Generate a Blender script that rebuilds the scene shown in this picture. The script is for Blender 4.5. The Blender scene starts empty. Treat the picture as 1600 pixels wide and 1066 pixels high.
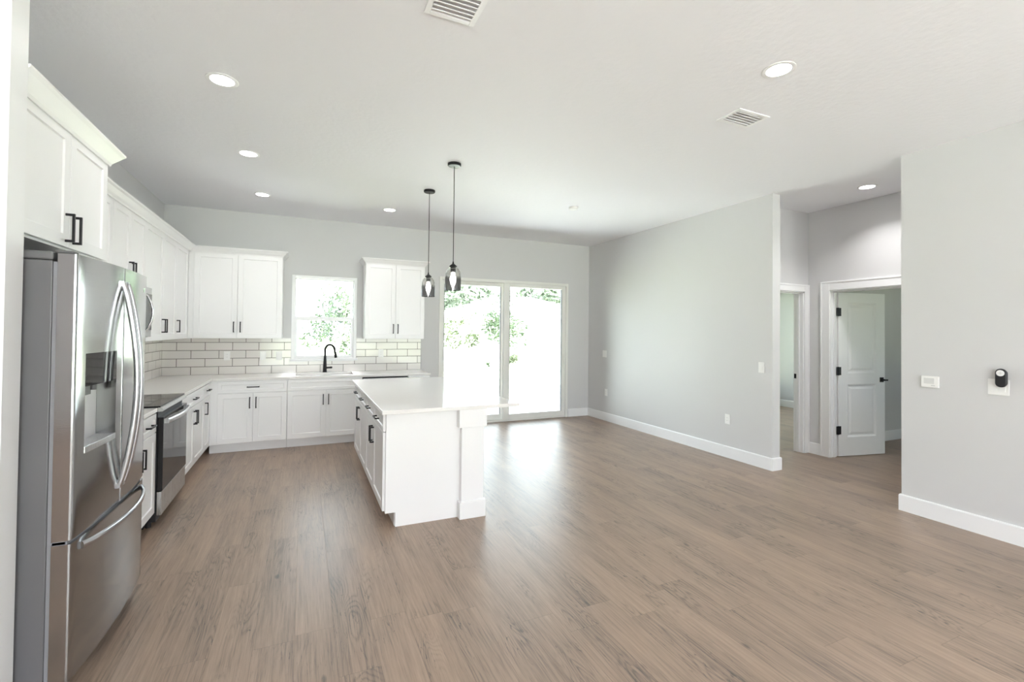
import bpy, bmesh, math, random
from mathutils import Vector, Matrix
random.seed(7)
S = bpy.context.scene
COL = S.collection
PI = math.pi

# ------------------------------------------------------------------ camera
F_PX, YAW, PITCH, ROLL = 722.838, 0.4215, 0.0143, 0.0102
CAM = Vector((1.6205, -7.0579, 1.4941))
cam_d = bpy.data.cameras.new('camera')
cam_d.sensor_width = 36.0
cam_d.lens = F_PX / 1600 * 36
cam_d.shift_x = -(799.02 - 800) / 1600
cam_d.shift_y = (507.83 - 533) / 1600
cam_d.clip_start = 0.05
cam_d.clip_end = 300
cam = bpy.data.objects.new('camera', cam_d)
COL.objects.link(cam)
fwd = Vector((math.sin(YAW) * math.cos(PITCH), math.cos(YAW) * math.cos(PITCH), math.sin(PITCH)))
rgt = Vector((math.cos(YAW), -math.sin(YAW), 0))
upv = rgt.cross(fwd)
r2 = rgt * math.cos(ROLL) + upv * math.sin(ROLL)
u2 = -rgt * math.sin(ROLL) + upv * math.cos(ROLL)
M = Matrix((( r2.x, u2.x, -fwd.x, CAM.x), (r2.y, u2.y, -fwd.y, CAM.y), (r2.z, u2.z, -fwd.z, CAM.z), (0, 0, 0, 1)))
cam.matrix_world = M
S.camera = cam

# ------------------------------------------------------------------ world: bright overcast sky
SKY_STRENGTH = 3.0
world = bpy.data.worlds.new('overcast_sky')
S.world = world
world.use_nodes = True
wn = world.node_tree.nodes
bg = wn['Background']
bg.inputs['Color'].default_value = (0.83, 0.925, 1.03, 1)
bg.inputs['Strength'].default_value = SKY_STRENGTH
S.view_settings.view_transform = 'Standard'
S.view_settings.look = 'None'
S.view_settings.gamma = 1.0
S.view_settings.use_curve_mapping = False
S.view_settings.exposure = 1.46
try:
    S.cycles.use_denoising = True
    S.cycles.max_bounces = 12
    S.cycles.diffuse_bounces = 8
    S.cycles.glossy_bounces = 5
    S.cycles.transparent_max_bounces = 16
    S.cycles.sample_clamp_indirect = 8.0
    S.cycles.caustics_reflective = False
    S.cycles.caustics_refractive = False
except Exception:
    pass

sun_d = bpy.data.lights.new('sun', 'SUN')
sun_d.energy = 17.0
sun_d.angle = math.radians(4)
sun_d.color = (0.95, 0.97, 1.0)
sun = bpy.data.objects.new('sun', sun_d)
sun.rotation_euler = (0, math.radians(32), 0)      # high sun square to the window walls: it lights the lawns, not the rooms
COL.objects.link(sun)

def portal(name, loc, rot, sx, sy):
    """daylight entering an opening of the building (sampling portal for the sky)"""
    d = bpy.data.lights.new(name, 'AREA')
    d.shape = 'RECTANGLE'
    d.size = sx
    d.size_y = sy
    d.cycles.is_portal = True
    o = bpy.data.objects.new(name, d)
    o.location = loc
    o.rotation_euler = rot
    COL.objects.link(o)
    return o

H = 3.048
W = 6.313
YF = -11.2          # front wall, behind the camera
TH = 0.124
portal('daylight_sliding_door', (4.71, 0.25, 1.18), (-PI / 2, 0, 0), 2.3, 2.3)
portal('daylight_kitchen_window', (1.887, 0.25, 1.65), (-PI / 2, 0, 0), 0.85, 1.2)
portal('daylight_front_window', (1.6, YF - 0.2, 1.45), (PI / 2, 0, 0), 2.8, 2.7)
portal('daylight_front_window', (4.7, YF - 0.2, 1.45), (PI / 2, 0, 0), 2.8, 2.7)
portal('daylight_fill_window', (9.15, -7.6, 1.5), (PI / 2, 0, 0), 1.7, 1.5)  # sky portal for the unseen added window
portal('daylight_bedroom_window', (9.35, 0.25, 1.4), (-PI / 2, 0, 0), 2.3, 2.2)

# ------------------------------------------------------------------ materials
def mat(name, color, rough=0.5, metal=0.0, spec=0.5, emis=None, estr=0.0, bump=None, coat=0.0, aniso=0.0):
    m = bpy.data.materials.new(name)
    m.use_nodes = True
    nt = m.node_tree
    b = nt.nodes['Principled BSDF']
    b.inputs['Base Color'].default_value = (*color, 1)
    b.inputs['Roughness'].default_value = rough
    b.inputs['Metallic'].default_value = metal
    b.inputs['Specular IOR Level'].default_value = spec
    b.inputs['Coat Weight'].default_value = coat
    if aniso:
        b.inputs['Anisotropic'].default_value = aniso
    if emis:
        b.inputs['Emission Color'].default_value = (*emis, 1)
        b.inputs['Emission Strength'].default_value = estr
    if bump:
        scale, strength, dist, detail = bump
        tc = nt.nodes.new('ShaderNodeTexCoord')
        n = nt.nodes.new('ShaderNodeTexNoise')
        n.inputs['Scale'].default_value = scale
        n.inputs['Detail'].default_value = detail
        bp = nt.nodes.new('ShaderNodeBump')
        bp.inputs['Strength'].default_value = strength
        bp.inputs['Distance'].default_value = dist
        nt.links.new(tc.outputs['Object'], n.inputs['Vector'])
        nt.links.new(n.outputs['Fac'], bp.inputs['Height'])
        nt.links.new(bp.outputs['Normal'], b.inputs['Normal'])
    return m

def N(nt, kind, **kw):
    n = nt.nodes.new(kind)
    for k, v in kw.items():
        if k.startswith('i_'):
            n.inputs[int(k[2:])].default_value = v
        else:
            setattr(n, k, v)
    return n

def math_n(nt, op, a, b=None, c=None):
    n = nt.nodes.new('ShaderNodeMath')
    n.operation = op
    for i, v in enumerate((a, b, c)):
        if v is None:
            continue
        if isinstance(v, (int, float)):
            n.inputs[i].default_value = v
        else:
            nt.links.new(v, n.inputs[i])
    return n.outputs[0]

M_wall = mat('wall_paint', (0.64, 0.64, 0.645), 0.6, bump=(240, 0.15, 0.002, 3))
M_ceil = mat('ceiling_paint', (0.85, 0.85, 0.88), 0.75, bump=(26, 0.45, 0.006, 5))
M_trim = mat('white_trim', (0.87, 0.875, 0.885), 0.35)
M_cab = mat('white_cabinet_lacquer', (0.865, 0.865, 0.87), 0.32)
M_black = mat('black_metal', (0.018, 0.018, 0.02), 0.38, 0.6)
M_blackp = mat('black_plastic', (0.015, 0.015, 0.018), 0.45)
M_chrome = mat('chrome', (0.75, 0.75, 0.76), 0.12, 1.0)
M_plate = mat('white_plastic', (0.88, 0.88, 0.87), 0.3)
M_vinyl = mat('white_vinyl', (0.80, 0.80, 0.77), 0.4)
M_grey = mat('grey_painted_metal', (0.12, 0.118, 0.124), 0.45)
M_gasket = mat('grey_gasket', (0.22, 0.22, 0.24), 0.6)
M_dark = mat('dark_recess', (0.03, 0.03, 0.032), 0.6)
M_bglass = mat('black_glass', (0.012, 0.012, 0.013), 0.05, 0.0, 0.35)
M_ring = mat('burner_ring', (0.18, 0.18, 0.18), 0.3)
M_liner = mat('dispenser_liner', (0.55, 0.55, 0.57), 0.35)
M_lens = mat('lamp_lens', (0.9, 0.9, 0.9), 0.4, emis=(1, 0.99, 0.96), estr=9)
M_bulb = mat('glowing_bulb', (0.9, 0.9, 0.9), 0.3, emis=(1, 0.95, 0.88), estr=12)
M_vent_in = mat('vent_duct', (0.6, 0.6, 0.61), 0.8)
M_concrete = mat('concrete', (0.62, 0.62, 0.62), 0.9, bump=(30, 0.3, 0.01, 4))
M_siding = mat('house_render', (0.78, 0.77, 0.74), 0.9)
M_roof = mat('roof_shingle', (0.55, 0.55, 0.56), 0.9, bump=(14, 0.5, 0.03, 4))
M_leaf = mat('leaf_green', (0.055, 0.085, 0.035), 0.6)
M_leaf2 = mat('leaf_dark_green', (0.24, 0.28, 0.20), 0.65)
M_leaf3 = mat('leaf_yellow_green', (0.07, 0.09, 0.035), 0.6)
M_bark = mat('bark', (0.30, 0.27, 0.24), 0.9, bump=(40, 0.6, 0.02, 4))

def make_steel(name, axis_scale, base=(0.40, 0.40, 0.40), rough=0.13):
    m = mat(name, base, rough, 1.0)
    nt = m.node_tree
    b = nt.nodes['Principled BSDF']
    tc = N(nt, 'ShaderNodeTexCoord')
    mp = N(nt, 'ShaderNodeMapping')
    mp.inputs['Scale'].default_value = axis_scale
    n = N(nt, 'ShaderNodeTexNoise')
    n.inputs['Scale'].default_value = 1
    n.inputs['Detail'].default_value = 3
    mr = N(nt, 'ShaderNodeMapRange')
    mr.inputs['To Min'].default_value = rough * 0.75
    mr.inputs['To Max'].default_value = rough * 1.35
    bp = N(nt, 'ShaderNodeBump')
    bp.inputs['Strength'].default_value = 0.04
    bp.inputs['Distance'].default_value = 0.001
    L = nt.links.new
    L(tc.outputs['Object'], mp.inputs['Vector'])
    L(mp.outputs['Vector'], n.inputs['Vector'])
    L(n.outputs['Fac'], mr.inputs['Value'])
    L(mr.outputs['Result'], b.inputs['Roughness'])
    L(n.outputs['Fac'], bp.inputs['Height'])
    L(bp.outputs['Normal'], b.inputs['Normal'])
    return m
M_steel = make_steel('brushed_steel', (6, 6, 400))
M_steel2 = make_steel('satin_steel', (400, 400, 6), (0.62, 0.62, 0.62), 0.28)

M_handle = mat('satin_metal_handle', (0.52, 0.52, 0.54), 0.22, 1.0)

def make_glass(name, tint=(1, 1, 1)):
    m = bpy.data.materials.new(name)
    m.use_nodes = True
    nt = m.node_tree
    nt.nodes.clear()
    out = N(nt, 'ShaderNodeOutputMaterial')
    mix = N(nt, 'ShaderNodeMixShader')
    fr = N(nt, 'ShaderNodeFresnel')
    fr.inputs['IOR'].default_value = 1.3
    tr = N(nt, 'ShaderNodeBsdfTransparent')
    tr.inputs['Color'].default_value = (*tint, 1)
    gl = N(nt, 'ShaderNodeBsdfGlossy')
    gl.inputs['Roughness'].default_value = 0.0
    L = nt.links.new
    L(fr.outputs[0], mix.inputs[0]); L(tr.outputs[0], mix.inputs[1]); L(gl.outputs[0], mix.inputs[2])
    L(mix.outputs[0], out.inputs['Surface'])
    return m
M_glass = make_glass('window_glass', (0.96, 0.985, 0.965))

def make_smoke_glass():
    m = make_glass('smoke_ombre_glass')
    nt = m.node_tree
    tr = [n for n in nt.nodes if n.type == 'BSDF_TRANSPARENT'][0]
    fr = [n for n in nt.nodes if n.type == 'FRESNEL'][0]
    mix = [n for n in nt.nodes if n.type == 'MIX_SHADER'][0]
    tc = N(nt, 'ShaderNodeTexCoord')
    sp = N(nt, 'ShaderNodeSeparateXYZ')
    cr = N(nt, 'ShaderNodeValToRGB')
    cr.color_ramp.elements[0].position = 0.42
    cr.color_ramp.elements[0].color = (0.42, 0.42, 0.43, 1)
    cr.color_ramp.elements[1].position = 0.62
    cr.color_ramp.elements[1].color = (0.95, 0.95, 0.94, 1)
    mr = N(nt, 'ShaderNodeMapRange')
    mr.inputs['From Min'].default_value = 0.42
    mr.inputs['From Max'].default_value = 0.62
    mr.inputs['To Min'].default_value = 0.16
    mr.inputs['To Max'].default_value = 0.02
    L = nt.links.new
    L(tc.outputs['Generated'], sp.inputs[0]); L(sp.outputs['Z'], cr.inputs[0]); L(cr.outputs[0], tr.inputs['Color'])
    L(sp.outputs['Z'], mr.inputs['Value'])
    L(math_n(nt, 'ADD', mr.outputs['Result'], math_n(nt, 'MULTIPLY', fr.outputs[0], 0.45)), mix.inputs[0])
    return m
M_smoke = make_smoke_glass()

def make_floor():
    m = mat('grey_brown_oak_plank', (0.3, 0.25, 0.2), 0.35)
    nt = m.node_tree
    b = nt.nodes['Principled BSDF']
    L = nt.links.new
    tc = N(nt, 'ShaderNodeTexCoord')
    sp = N(nt, 'ShaderNodeSeparateXYZ')
    L(tc.outputs['Object'], sp.inputs[0])
    X, Y = sp.outputs['X'], sp.outputs['Y']
    PW, PL = 0.178, 1.22
    xs = math_n(nt, 'DIVIDE', X, PW)
    row = math_n(nt, 'FLOOR', xs)
    wn1 = N(nt, 'ShaderNodeTexWhiteNoise', noise_dimensions='1D')
    L(row, wn1.inputs['W'])
    ys = math_n(nt, 'ADD', math_n(nt, 'DIVIDE', Y, PL), math_n(nt, 'MULTIPLY', wn1.outputs['Value'], 7.3))
    col = math_n(nt, 'FLOOR', ys)
    cv = N(nt, 'ShaderNodeCombineXYZ')
    L(row, cv.inputs[0]); L(col, cv.inputs[1])
    wn2 = N(nt, 'ShaderNodeTexWhiteNoise', noise_dimensions='3D')
    L(cv.outputs[0], wn2.inputs['Vector'])
    rid = wn2.outputs['Value']
    # seams
    fx = math_n(nt, 'FRACT', xs); fy = math_n(nt, 'FRACT', ys)
    dx = math_n(nt, 'MULTIPLY', math_n(nt, 'MINIMUM', fx, math_n(nt, 'SUBTRACT', 1.0, fx)), PW)
    dy = math_n(nt, 'MULTIPLY', math_n(nt, 'MINIMUM', fy, math_n(nt, 'SUBTRACT', 1.0, fy)), PL)
    dmin = math_n(nt, 'MINIMUM', dx, dy)
    seam = N(nt, 'ShaderNodeMapRange')
    seam.inputs['From Min'].default_value = 0.0004
    seam.inputs['From Max'].default_value = 0.0022
    L(dmin, seam.inputs['Value'])
    # grain space
    gx = math_n(nt, 'ADD', X, math_n(nt, 'MULTIPLY', rid, 37.0))
    gy = math_n(nt, 'ADD', Y, math_n(nt, 'MULTIPLY', rid, 91.0))
    def vec(sx, sy):
        c = N(nt, 'ShaderNodeCombineXYZ')
        L(math_n(nt, 'MULTIPLY', gx, sx), c.inputs[0]); L(math_n(nt, 'MULTIPLY', gy, sy), c.inputs[1])
        return c.outputs[0]
    def noise(v, detail=4, rough=0.6, dist=0.0):
        n = N(nt, 'ShaderNodeTexNoise')
        n.inputs['Scale'].default_value = 1
        n.inputs['Detail'].default_value = detail
        n.inputs['Roughness'].default_value = rough
        n.inputs['Distortion'].default_value = dist
        L(v, n.inputs['Vector'])
        return n.outputs['Fac']
    broad = noise(vec(9, 1.1), 2, 0.5, 0.4)
    streak = noise(vec(80, 2.6), 5, 0.7, 0.35)
    fine = noise(vec(260, 7.0), 3, 0.6, 0.2)
    # growth rings: contour lines of a stretched noise field
    field = noise(vec(5.5, 0.75), 2, 0.45, 0.25)
    ring = math_n(nt, 'SINE', math_n(nt, 'MULTIPLY', field, 230.0))
    ring = math_n(nt, 'MULTIPLY', math_n(nt, 'ADD', ring, 1.0), 0.5)
    ring = math_n(nt, 'POWER', ring, 2.5)
    patch = noise(vec(3.5, 1.2), 2, 0.5)
    ringm = N(nt, 'ShaderNodeMapRange')
    ringm.inputs['From Min'].default_value = 0.46
    ringm.inputs['From Max'].default_value = 0.62
    L(patch, ringm.inputs['Value'])
    fleck = noise(vec(60, 11), 3, 0.6, 1.2)
    fl = N(nt, 'ShaderNodeMapRange')
    fl.inputs['From Min'].default_value = 0.60
    fl.inputs['From Max'].default_value = 0.72
    L(fleck, fl.inputs['Value'])
    knot = N(nt, 'ShaderNodeTexVoronoi')
    knot.inputs['Scale'].default_value = 1
    L(vec(5.2, 2.1), knot.inputs['Vector'])
    kn = N(nt, 'ShaderNodeMapRange')
    kn.inputs['From Min'].default_value = 0.03
    kn.inputs['From Max'].default_value = 0.075
    kn.inputs['To Min'].default_value = 1.0
    kn.inputs['To Max'].default_value = 0.0
    L(knot.outputs['Distance'], kn.inputs['Value'])
    # value
    v = math_n(nt, 'ADD', 0.5, math_n(nt, 'MULTIPLY', math_n(nt, 'SUBTRACT', broad, 0.5), 0.42))
    v = math_n(nt, 'ADD', v, math_n(nt, 'MULTIPLY', math_n(nt, 'SUBTRACT', streak, 0.5), 0.95))
    v = math_n(nt, 'ADD', v, math_n(nt, 'MULTIPLY', math_n(nt, 'SUBTRACT', fine, 0.5), 0.40))
    v = math_n(nt, 'ADD', v, math_n(nt, 'MULTIPLY', math_n(nt, 'SUBTRACT', rid, 0.5), 0.12))
    v = math_n(nt, 'SUBTRACT', v, math_n(nt, 'MULTIPLY', math_n(nt, 'MULTIPLY', ring, ringm.outputs[0]), 0.17))
    v = math_n(nt, 'SUBTRACT', v, math_n(nt, 'MULTIPLY', math_n(nt, 'MULTIPLY', fl.outputs[0], ringm.outputs[0]), 0.42))
    v = math_n(nt, 'SUBTRACT', v, math_n(nt, 'MULTIPLY', kn.outputs[0], 0.30))
    cr = N(nt, 'ShaderNodeValToRGB')
    cr.color_ramp.elements[0].position = 0.12
    cr.color_ramp.elements[0].color = (0.105, 0.088, 0.078, 1)
    cr.color_ramp.elements[1].position = 0.85
    cr.color_ramp.elements[1].color = (0.435, 0.318, 0.236, 1)
    e = cr.color_ramp.elements.new(0.46); e.color = (0.295, 0.217, 0.166, 1)
    L(v, cr.inputs[0])
    mx = N(nt, 'ShaderNodeMix', data_type='RGBA', blend_type='MULTIPLY')
    mx.inputs[0].default_value = 1.0
    sc = N(nt, 'ShaderNodeMapRange')
    sc.inputs['To Min'].default_value = 0.74
    L(seam.outputs[0], sc.inputs['Value'])
    L(cr.outputs[0], mx.inputs[6]); L(sc.outputs[0], mx.inputs[7])
    L(mx.outputs[2], b.inputs['Base Color'])
    rr = N(nt, 'ShaderNodeMapRange')
    rr.inputs['To Min'].default_value = 0.30
    rr.inputs['To Max'].default_value = 0.44
    L(streak, rr.inputs['Value']); L(rr.outputs[0], b.inputs['Roughness'])
    b.inputs['Specular IOR Level'].default_value = 0.5
    bp = N(nt, 'ShaderNodeBump')
    bp.inputs['Strength'].default_value = 0.25
    bp.inputs['Distance'].default_value = 0.001
    L(math_n(nt, 'ADD', math_n(nt, 'MULTIPLY', seam.outputs[0], 1.5), streak), bp.inputs['Height'])
    L(bp.outputs['Normal'], b.inputs['Normal'])
    return m
M_floor = make_floor()

def make_tile(name, horiz, shift):
    """subway tile, running bond, on a vertical wall; horiz = 'X' or 'Y'"""
    m = mat(name, (0.78, 0.76, 0.73), 0.12, coat=0.3)
    nt = m.node_tree
    b = nt.nodes['Principled BSDF']
    L = nt.links.new
    tc = N(nt, 'ShaderNodeTexCoord')
    sp = N(nt, 'ShaderNodeSeparateXYZ')
    L(tc.outputs['Object'], sp.inputs[0])
    c = N(nt, 'ShaderNodeCombineXYZ')
    L(math_n(nt, 'SUBTRACT', sp.outputs[horiz], shift), c.inputs[0])
    L(math_n(nt, 'SUBTRACT', sp.outputs['Z'], 0.896), c.inputs[1])
    def brick(smooth, mortar):
        br = N(nt, 'ShaderNodeTexBrick')
        br.offset = 0.5; br.offset_frequency = 2; br.squash = 1.0
        br.inputs['Scale'].default_value = 1.0
        br.inputs['Brick Width'].default_value = 0.305
        br.inputs['Row Height'].default_value = 0.1045
        br.inputs['Mortar Size'].default_value = mortar
        br.inputs['Mortar Smooth'].default_value = smooth
        br.inputs['Bias'].default_value = 0
        br.inputs['Color1'].default_value = (0.79, 0.755, 0.725, 1)
        br.inputs['Color2'].default_value = (0.75, 0.725, 0.70, 1)
        br.inputs['Mortar'].default_value = (0.17, 0.155, 0.14, 1)
        L(c.outputs[0], br.inputs['Vector'])
        return br
    br = brick(0.0, 0.0034)
    L(br.outputs['Color'], b.inputs['Base Color'])
    b2 = brick(1.0, 0.006)
    bp = N(nt, 'ShaderNodeBump')
    bp.inputs['Strength'].default_value = 0.35
    bp.inputs['Distance'].default_value = 0.003
    bp.invert = True
    L(b2.outputs['Fac'], bp.inputs['Height'])
    L(bp.outputs['Normal'], b.inputs['Normal'])
    mr = N(nt, 'ShaderNodeMapRange')
    mr.inputs['To Min'].default_value = 0.1
    mr.inputs['To Max'].default_value = 0.8
    L(br.outputs['Fac'], mr.inputs['Value'])
    L(mr.outputs[0], b.inputs['Roughness'])
    return m
M_tile_b = make_tile('subway_tile_back', 'X', 0.16)
M_tile_l = make_tile('subway_tile_left', 'Y', 0.05)

def make_quartz():
    m = mat('white_quartz', (0.83, 0.82, 0.80), 0.09, spec=0.5)
    nt = m.node_tree
    b = nt.nodes['Principled BSDF']
    tc = N(nt, 'ShaderNodeTexCoord')
    n = N(nt, 'ShaderNodeTexNoise')
    n.inputs['Scale'].default_value = 350
    cr = N(nt, 'ShaderNodeValToRGB')
    cr.color_ramp.elements[0].position = 0.3
    cr.color_ramp.elements[0].color = (0.74, 0.73, 0.71, 1)
    cr.color_ramp.elements[1].position = 0.5
    cr.color_ramp.elements[1].color = (0.84, 0.83, 0.81, 1)
    L = nt.links.new
    L(tc.outputs['Object'], n.inputs['Vector']); L(n.outputs['Fac'], cr.inputs[0]); L(cr.outputs[0], b.inputs['Base Color'])
    return m
M_quartz = make_quartz()

def make_grass():
    m = mat('lawn_grass', (0.2, 0.3, 0.08), 0.9)
    nt = m.node_tree
    b = nt.nodes['Principled BSDF']
    tc = N(nt, 'ShaderNodeTexCoord')
    n = N(nt, 'ShaderNodeTexNoise')
    n.inputs['Scale'].default_value = 1.3
    n.inputs['Detail'].default_value = 8
    cr = N(nt, 'ShaderNodeValToRGB')
    cr.color_ramp.elements[0].position = 0.35
    cr.color_ramp.elements[0].color = (0.40, 0.42, 0.27, 1)
    cr.color_ramp.elements[1].position = 0.65
    cr.color_ramp.elements[1].color = (0.50, 0.52, 0.36, 1)
    L = nt.links.new
    L(tc.outputs['Object'], n.inputs['Vector']); L(n.outputs['Fac'], cr.inputs[0]); L(cr.outputs[0], b.inputs['Base Color'])
    return m
M_grass = make_grass()

# ------------------------------------------------------------------ mesh helpers
def box(bm, x0, x1, y0, y1, z0, z1):
    x0, x1 = min(x0, x1), max(x0, x1); y0, y1 = min(y0, y1), max(y0, y1); z0, z1 = min(z0, z1), max(z0, z1)
    v = [bm.verts.new(p) for p in ((x0,y0,z0),(x1,y0,z0),(x1,y1,z0),(x0,y1,z0),(x0,y0,z1),(x1,y0,z1),(x1,y1,z1),(x0,y1,z1))]
    for f in ((3,2,1,0),(4,5,6,7),(0,1,5,4),(1,2,6,5),(2,3,7,6),(3,0,4,7)):
        bm.faces.new([v[i] for i in f])
    return v

def B(*a):
    bm = bmesh.new(); box(bm, *a); return bm

def prism(pts, z0, z1, bm=None):
    """plan polygon extruded vertically"""
    bm = bm or bmesh.new()
    lo = [bm.verts.new((x, y, z0)) for x, y in pts]
    hi = [bm.verts.new((x, y, z1)) for x, y in pts]
    n = len(pts)
    bm.faces.new(lo[::-1]); bm.faces.new(hi)
    for i in range(n):
        bm.faces.new((lo[i], lo[(i+1) % n], hi[(i+1) % n], hi[i]))
    return bm

def extrude_x(prof, x0, x1, bm=None):
    """(y, z) polygon extruded along x"""
    bm = bm or bmesh.new()
    a = [bm.verts.new((x0, y, z)) for y, z in prof]
    b = [bm.verts.new((x1, y, z)) for y, z in prof]
    n = len(prof)
    bm.faces.new(a); bm.faces.new(b[::-1])
    for i in range(n):
        bm.faces.new((a[i], b[i], b[(i+1) % n], a[(i+1) % n]))
    return bm

def lathe(prof, seg=32, bm=None, c=(0, 0, 0), closed=False, axis='Z'):
    """prof: list of (r, z)"""
    bm = bm or bmesh.new()
    rings = []
    for r, z in prof:
        ring = []
        for k in range(seg):
            a = 2 * PI * k / seg
            rr = max(r, 1e-5)
            if axis == 'Z': p = (c[0] + rr * math.cos(a), c[1] + rr * math.sin(a), c[2] + z)
            elif axis == 'X': p = (c[0] + z, c[1] + rr * math.cos(a), c[2] + rr * math.sin(a))
            else: p = (c[0] + rr * math.cos(a), c[1] + z, c[2] + rr * math.sin(a))
            ring.append(bm.verts.new(p))
        rings.append(ring)
    m = len(rings)
    for i in range(m if closed else m - 1):
        A, Bq = rings[i], rings[(i+1) % m]
        for k in range(seg):
            bm.faces.new((A[k], A[(k+1) % seg], Bq[(k+1) % seg], Bq[k]))
    if not closed:
        bm.faces.new(rings[0][::-1]); bm.faces.new(rings[-1])
    return bm

def tube(pts, rad, seg=12, bm=None, flat=None):
    """tube along a poly line; rad number or list; flat=(a,b) gives elliptic section scale"""
    bm = bm or bmesh.new()
    P = [Vector(p) for p in pts]
    n = len(P)
    R = rad if isinstance(rad, (list, tuple)) else [rad] * n
    rings = []
    prev_n = None
    for i in range(n):
        t = (P[min(i+1, n-1)] - P[max(i-1, 0)]).normalized()
        ref = prev_n if prev_n is not None else (Vector((0, 0, 1)) if abs(t.z) < 0.9 else Vector((0, 1, 0)))
        nn = (ref - t * ref.dot(t)).normalized()
        prev_n = nn
        bb = t.cross(nn)
        ring = []
        for k in range(seg):
            a = 2 * PI * k / seg
            fa, fb = flat if flat else (1, 1)
            ring.append(bm.verts.new(P[i] + nn * math.cos(a) * R[i] * fa + bb * math.sin(a) * R[i] * fb))
        rings.append(ring)
    for i in range(n - 1):
        for k in range(seg):
            bm.faces.new((rings[i][k], rings[i][(k+1) % seg], rings[i+1][(k+1) % seg], rings[i+1][k]))
    bm.faces.new(rings[0][::-1]); bm.faces.new(rings[-1])
    return bm

def sweep(path, prof, bm=None):
    """profile (out, z) swept along a plan path, mitred; out = right hand side of the travel direction"""
    bm = bm or bmesh.new()
    P = [Vector((p[0], p[1])) for p in path]
    n = len(P)
    nor = []
    for i in range(n - 1):
        d = (P[i+1] - P[i]).normalized()
        nor.append(Vector((d.y, -d.x)))
    rings = []
    for i in range(n):
        if i == 0: m = nor[0]
        elif i == n - 1: m = nor[-1]
        else:
            s = nor[i-1] + nor[i]
            m = s / (1 + nor[i-1].dot(nor[i]))
        rings.append([bm.verts.new((P[i].x + m.x * o, P[i].y + m.y * o, z)) for o, z in prof])
    k = len(prof)
    for i in range(n - 1):
        for j in range(k):
            bm.faces.new((rings[i][j], rings[i+1][j], rings[i+1][(j+1) % k], rings[i][(j+1) % k]))
    bm.faces.new(rings[0]); bm.faces.new(rings[-1][::-1])
    return bm

def wall_mesh(axis, c0, c1, u0, u1, z0, z1, holes=()):
    """wall slab between c0..c1 on `axis`, spanning u0..u1, with rectangular openings, one closed shell"""
    us = sorted({u0, u1, *[h[0] for h in holes], *[h[1] for h in holes]})
    zs = sorted({z0, z1, *[h[2] for h in holes], *[h[3] for h in holes]})
    solid = lambda i, j: 0 <= i < len(us)-1 and 0 <= j < len(zs)-1 and not any(
        h[0] <= us[i] and us[i+1] <= h[1] and h[2] <= zs[j] and zs[j+1] <= h[3] for h in holes)
    bm = bmesh.new(); cache = {}
    def V(c, u, z):
        k = (c, u, z)
        if k not in cache:
            cache[k] = bm.verts.new((c, u, z) if axis == 'X' else (u, c, z))
        return cache[k]
    for i in range(len(us)-1):
        for j in range(len(zs)-1):
            if not solid(i, j): continue
            a, b, c, d = us[i], us[i+1], zs[j], zs[j+1]
            for cc in (c0, c1):
                bm.faces.new((V(cc, a, c), V(cc, b, c), V(cc, b, d), V(cc, a, d)))
            for (di, dj, e) in ((-1, 0, ((a, c), (a, d))), (1, 0, ((b, c), (b, d))), (0, -1, ((a, c), (b, c))), (0, 1, ((a, d), (b, d)))):
                if not solid(i + di, j + dj):
                    (p, q) = e
                    bm.faces.new((V(c0, *p), V(c0, *q), V(c1, *q), V(c1, *p)))
    bmesh.ops.recalc_face_normals(bm, faces=bm.faces)
    return bm

WM = {}
def obj(name, bm, m, parent=None, local=False, bevel=0.0, smooth=False, bseg=2, sharp=42):
    bmesh.ops.recalc_face_normals(bm, faces=bm.faces)
    me = bpy.data.meshes.new(name)
    if parent is not None and not local:
        bm.transform(WM[parent.name].inverted())
    if smooth:
        for f in bm.faces: f.smooth = True
    bm.to_mesh(me); bm.free()
    me.materials.append(m)
    o = bpy.data.objects.new(name, me)
    COL.objects.link(o)
    if parent is not None:
        o.parent = parent
        WM[o.name] = WM[parent.name].copy()
    else:
        WM[o.name] = Matrix.Identity(4)
    if bevel:
        md = o.modifiers.new('bevel', 'BEVEL')
        md.width = bevel; md.segments = bseg; md.limit_method = 'ANGLE'; md.angle_limit = math.radians(40)
    if smooth:
        try:
            me.set_sharp_from_angle(angle=math.radians(sharp))
        except Exception:
            pass
    return o

def thing(name, label, cat, loc=(0, 0, 0), rz=0.0, group=None, kind=None):
    o = bpy.data.objects.new(name, None)
    o.empty_display_size = 0.1
    o.location = loc; o.rotation_euler = (0, 0, rz)
    COL.objects.link(o)
    WM[o.name] = Matrix.Translation(loc) @ Matrix.Rotation(rz, 4, 'Z')
    if kind: o['kind'] = kind
    if label: o['label'] = label
    if cat: o['category'] = cat
    if group: o['group'] = group
    return o

def tag(o, label, cat, group=None):
    o['label'] = label; o['category'] = cat
    if group: o['group'] = group
    return o

def struct(name, bm, m, bevel=0.0):
    o = obj(name, bm, m, bevel=bevel); o['kind'] = 'structure'; return o

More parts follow.
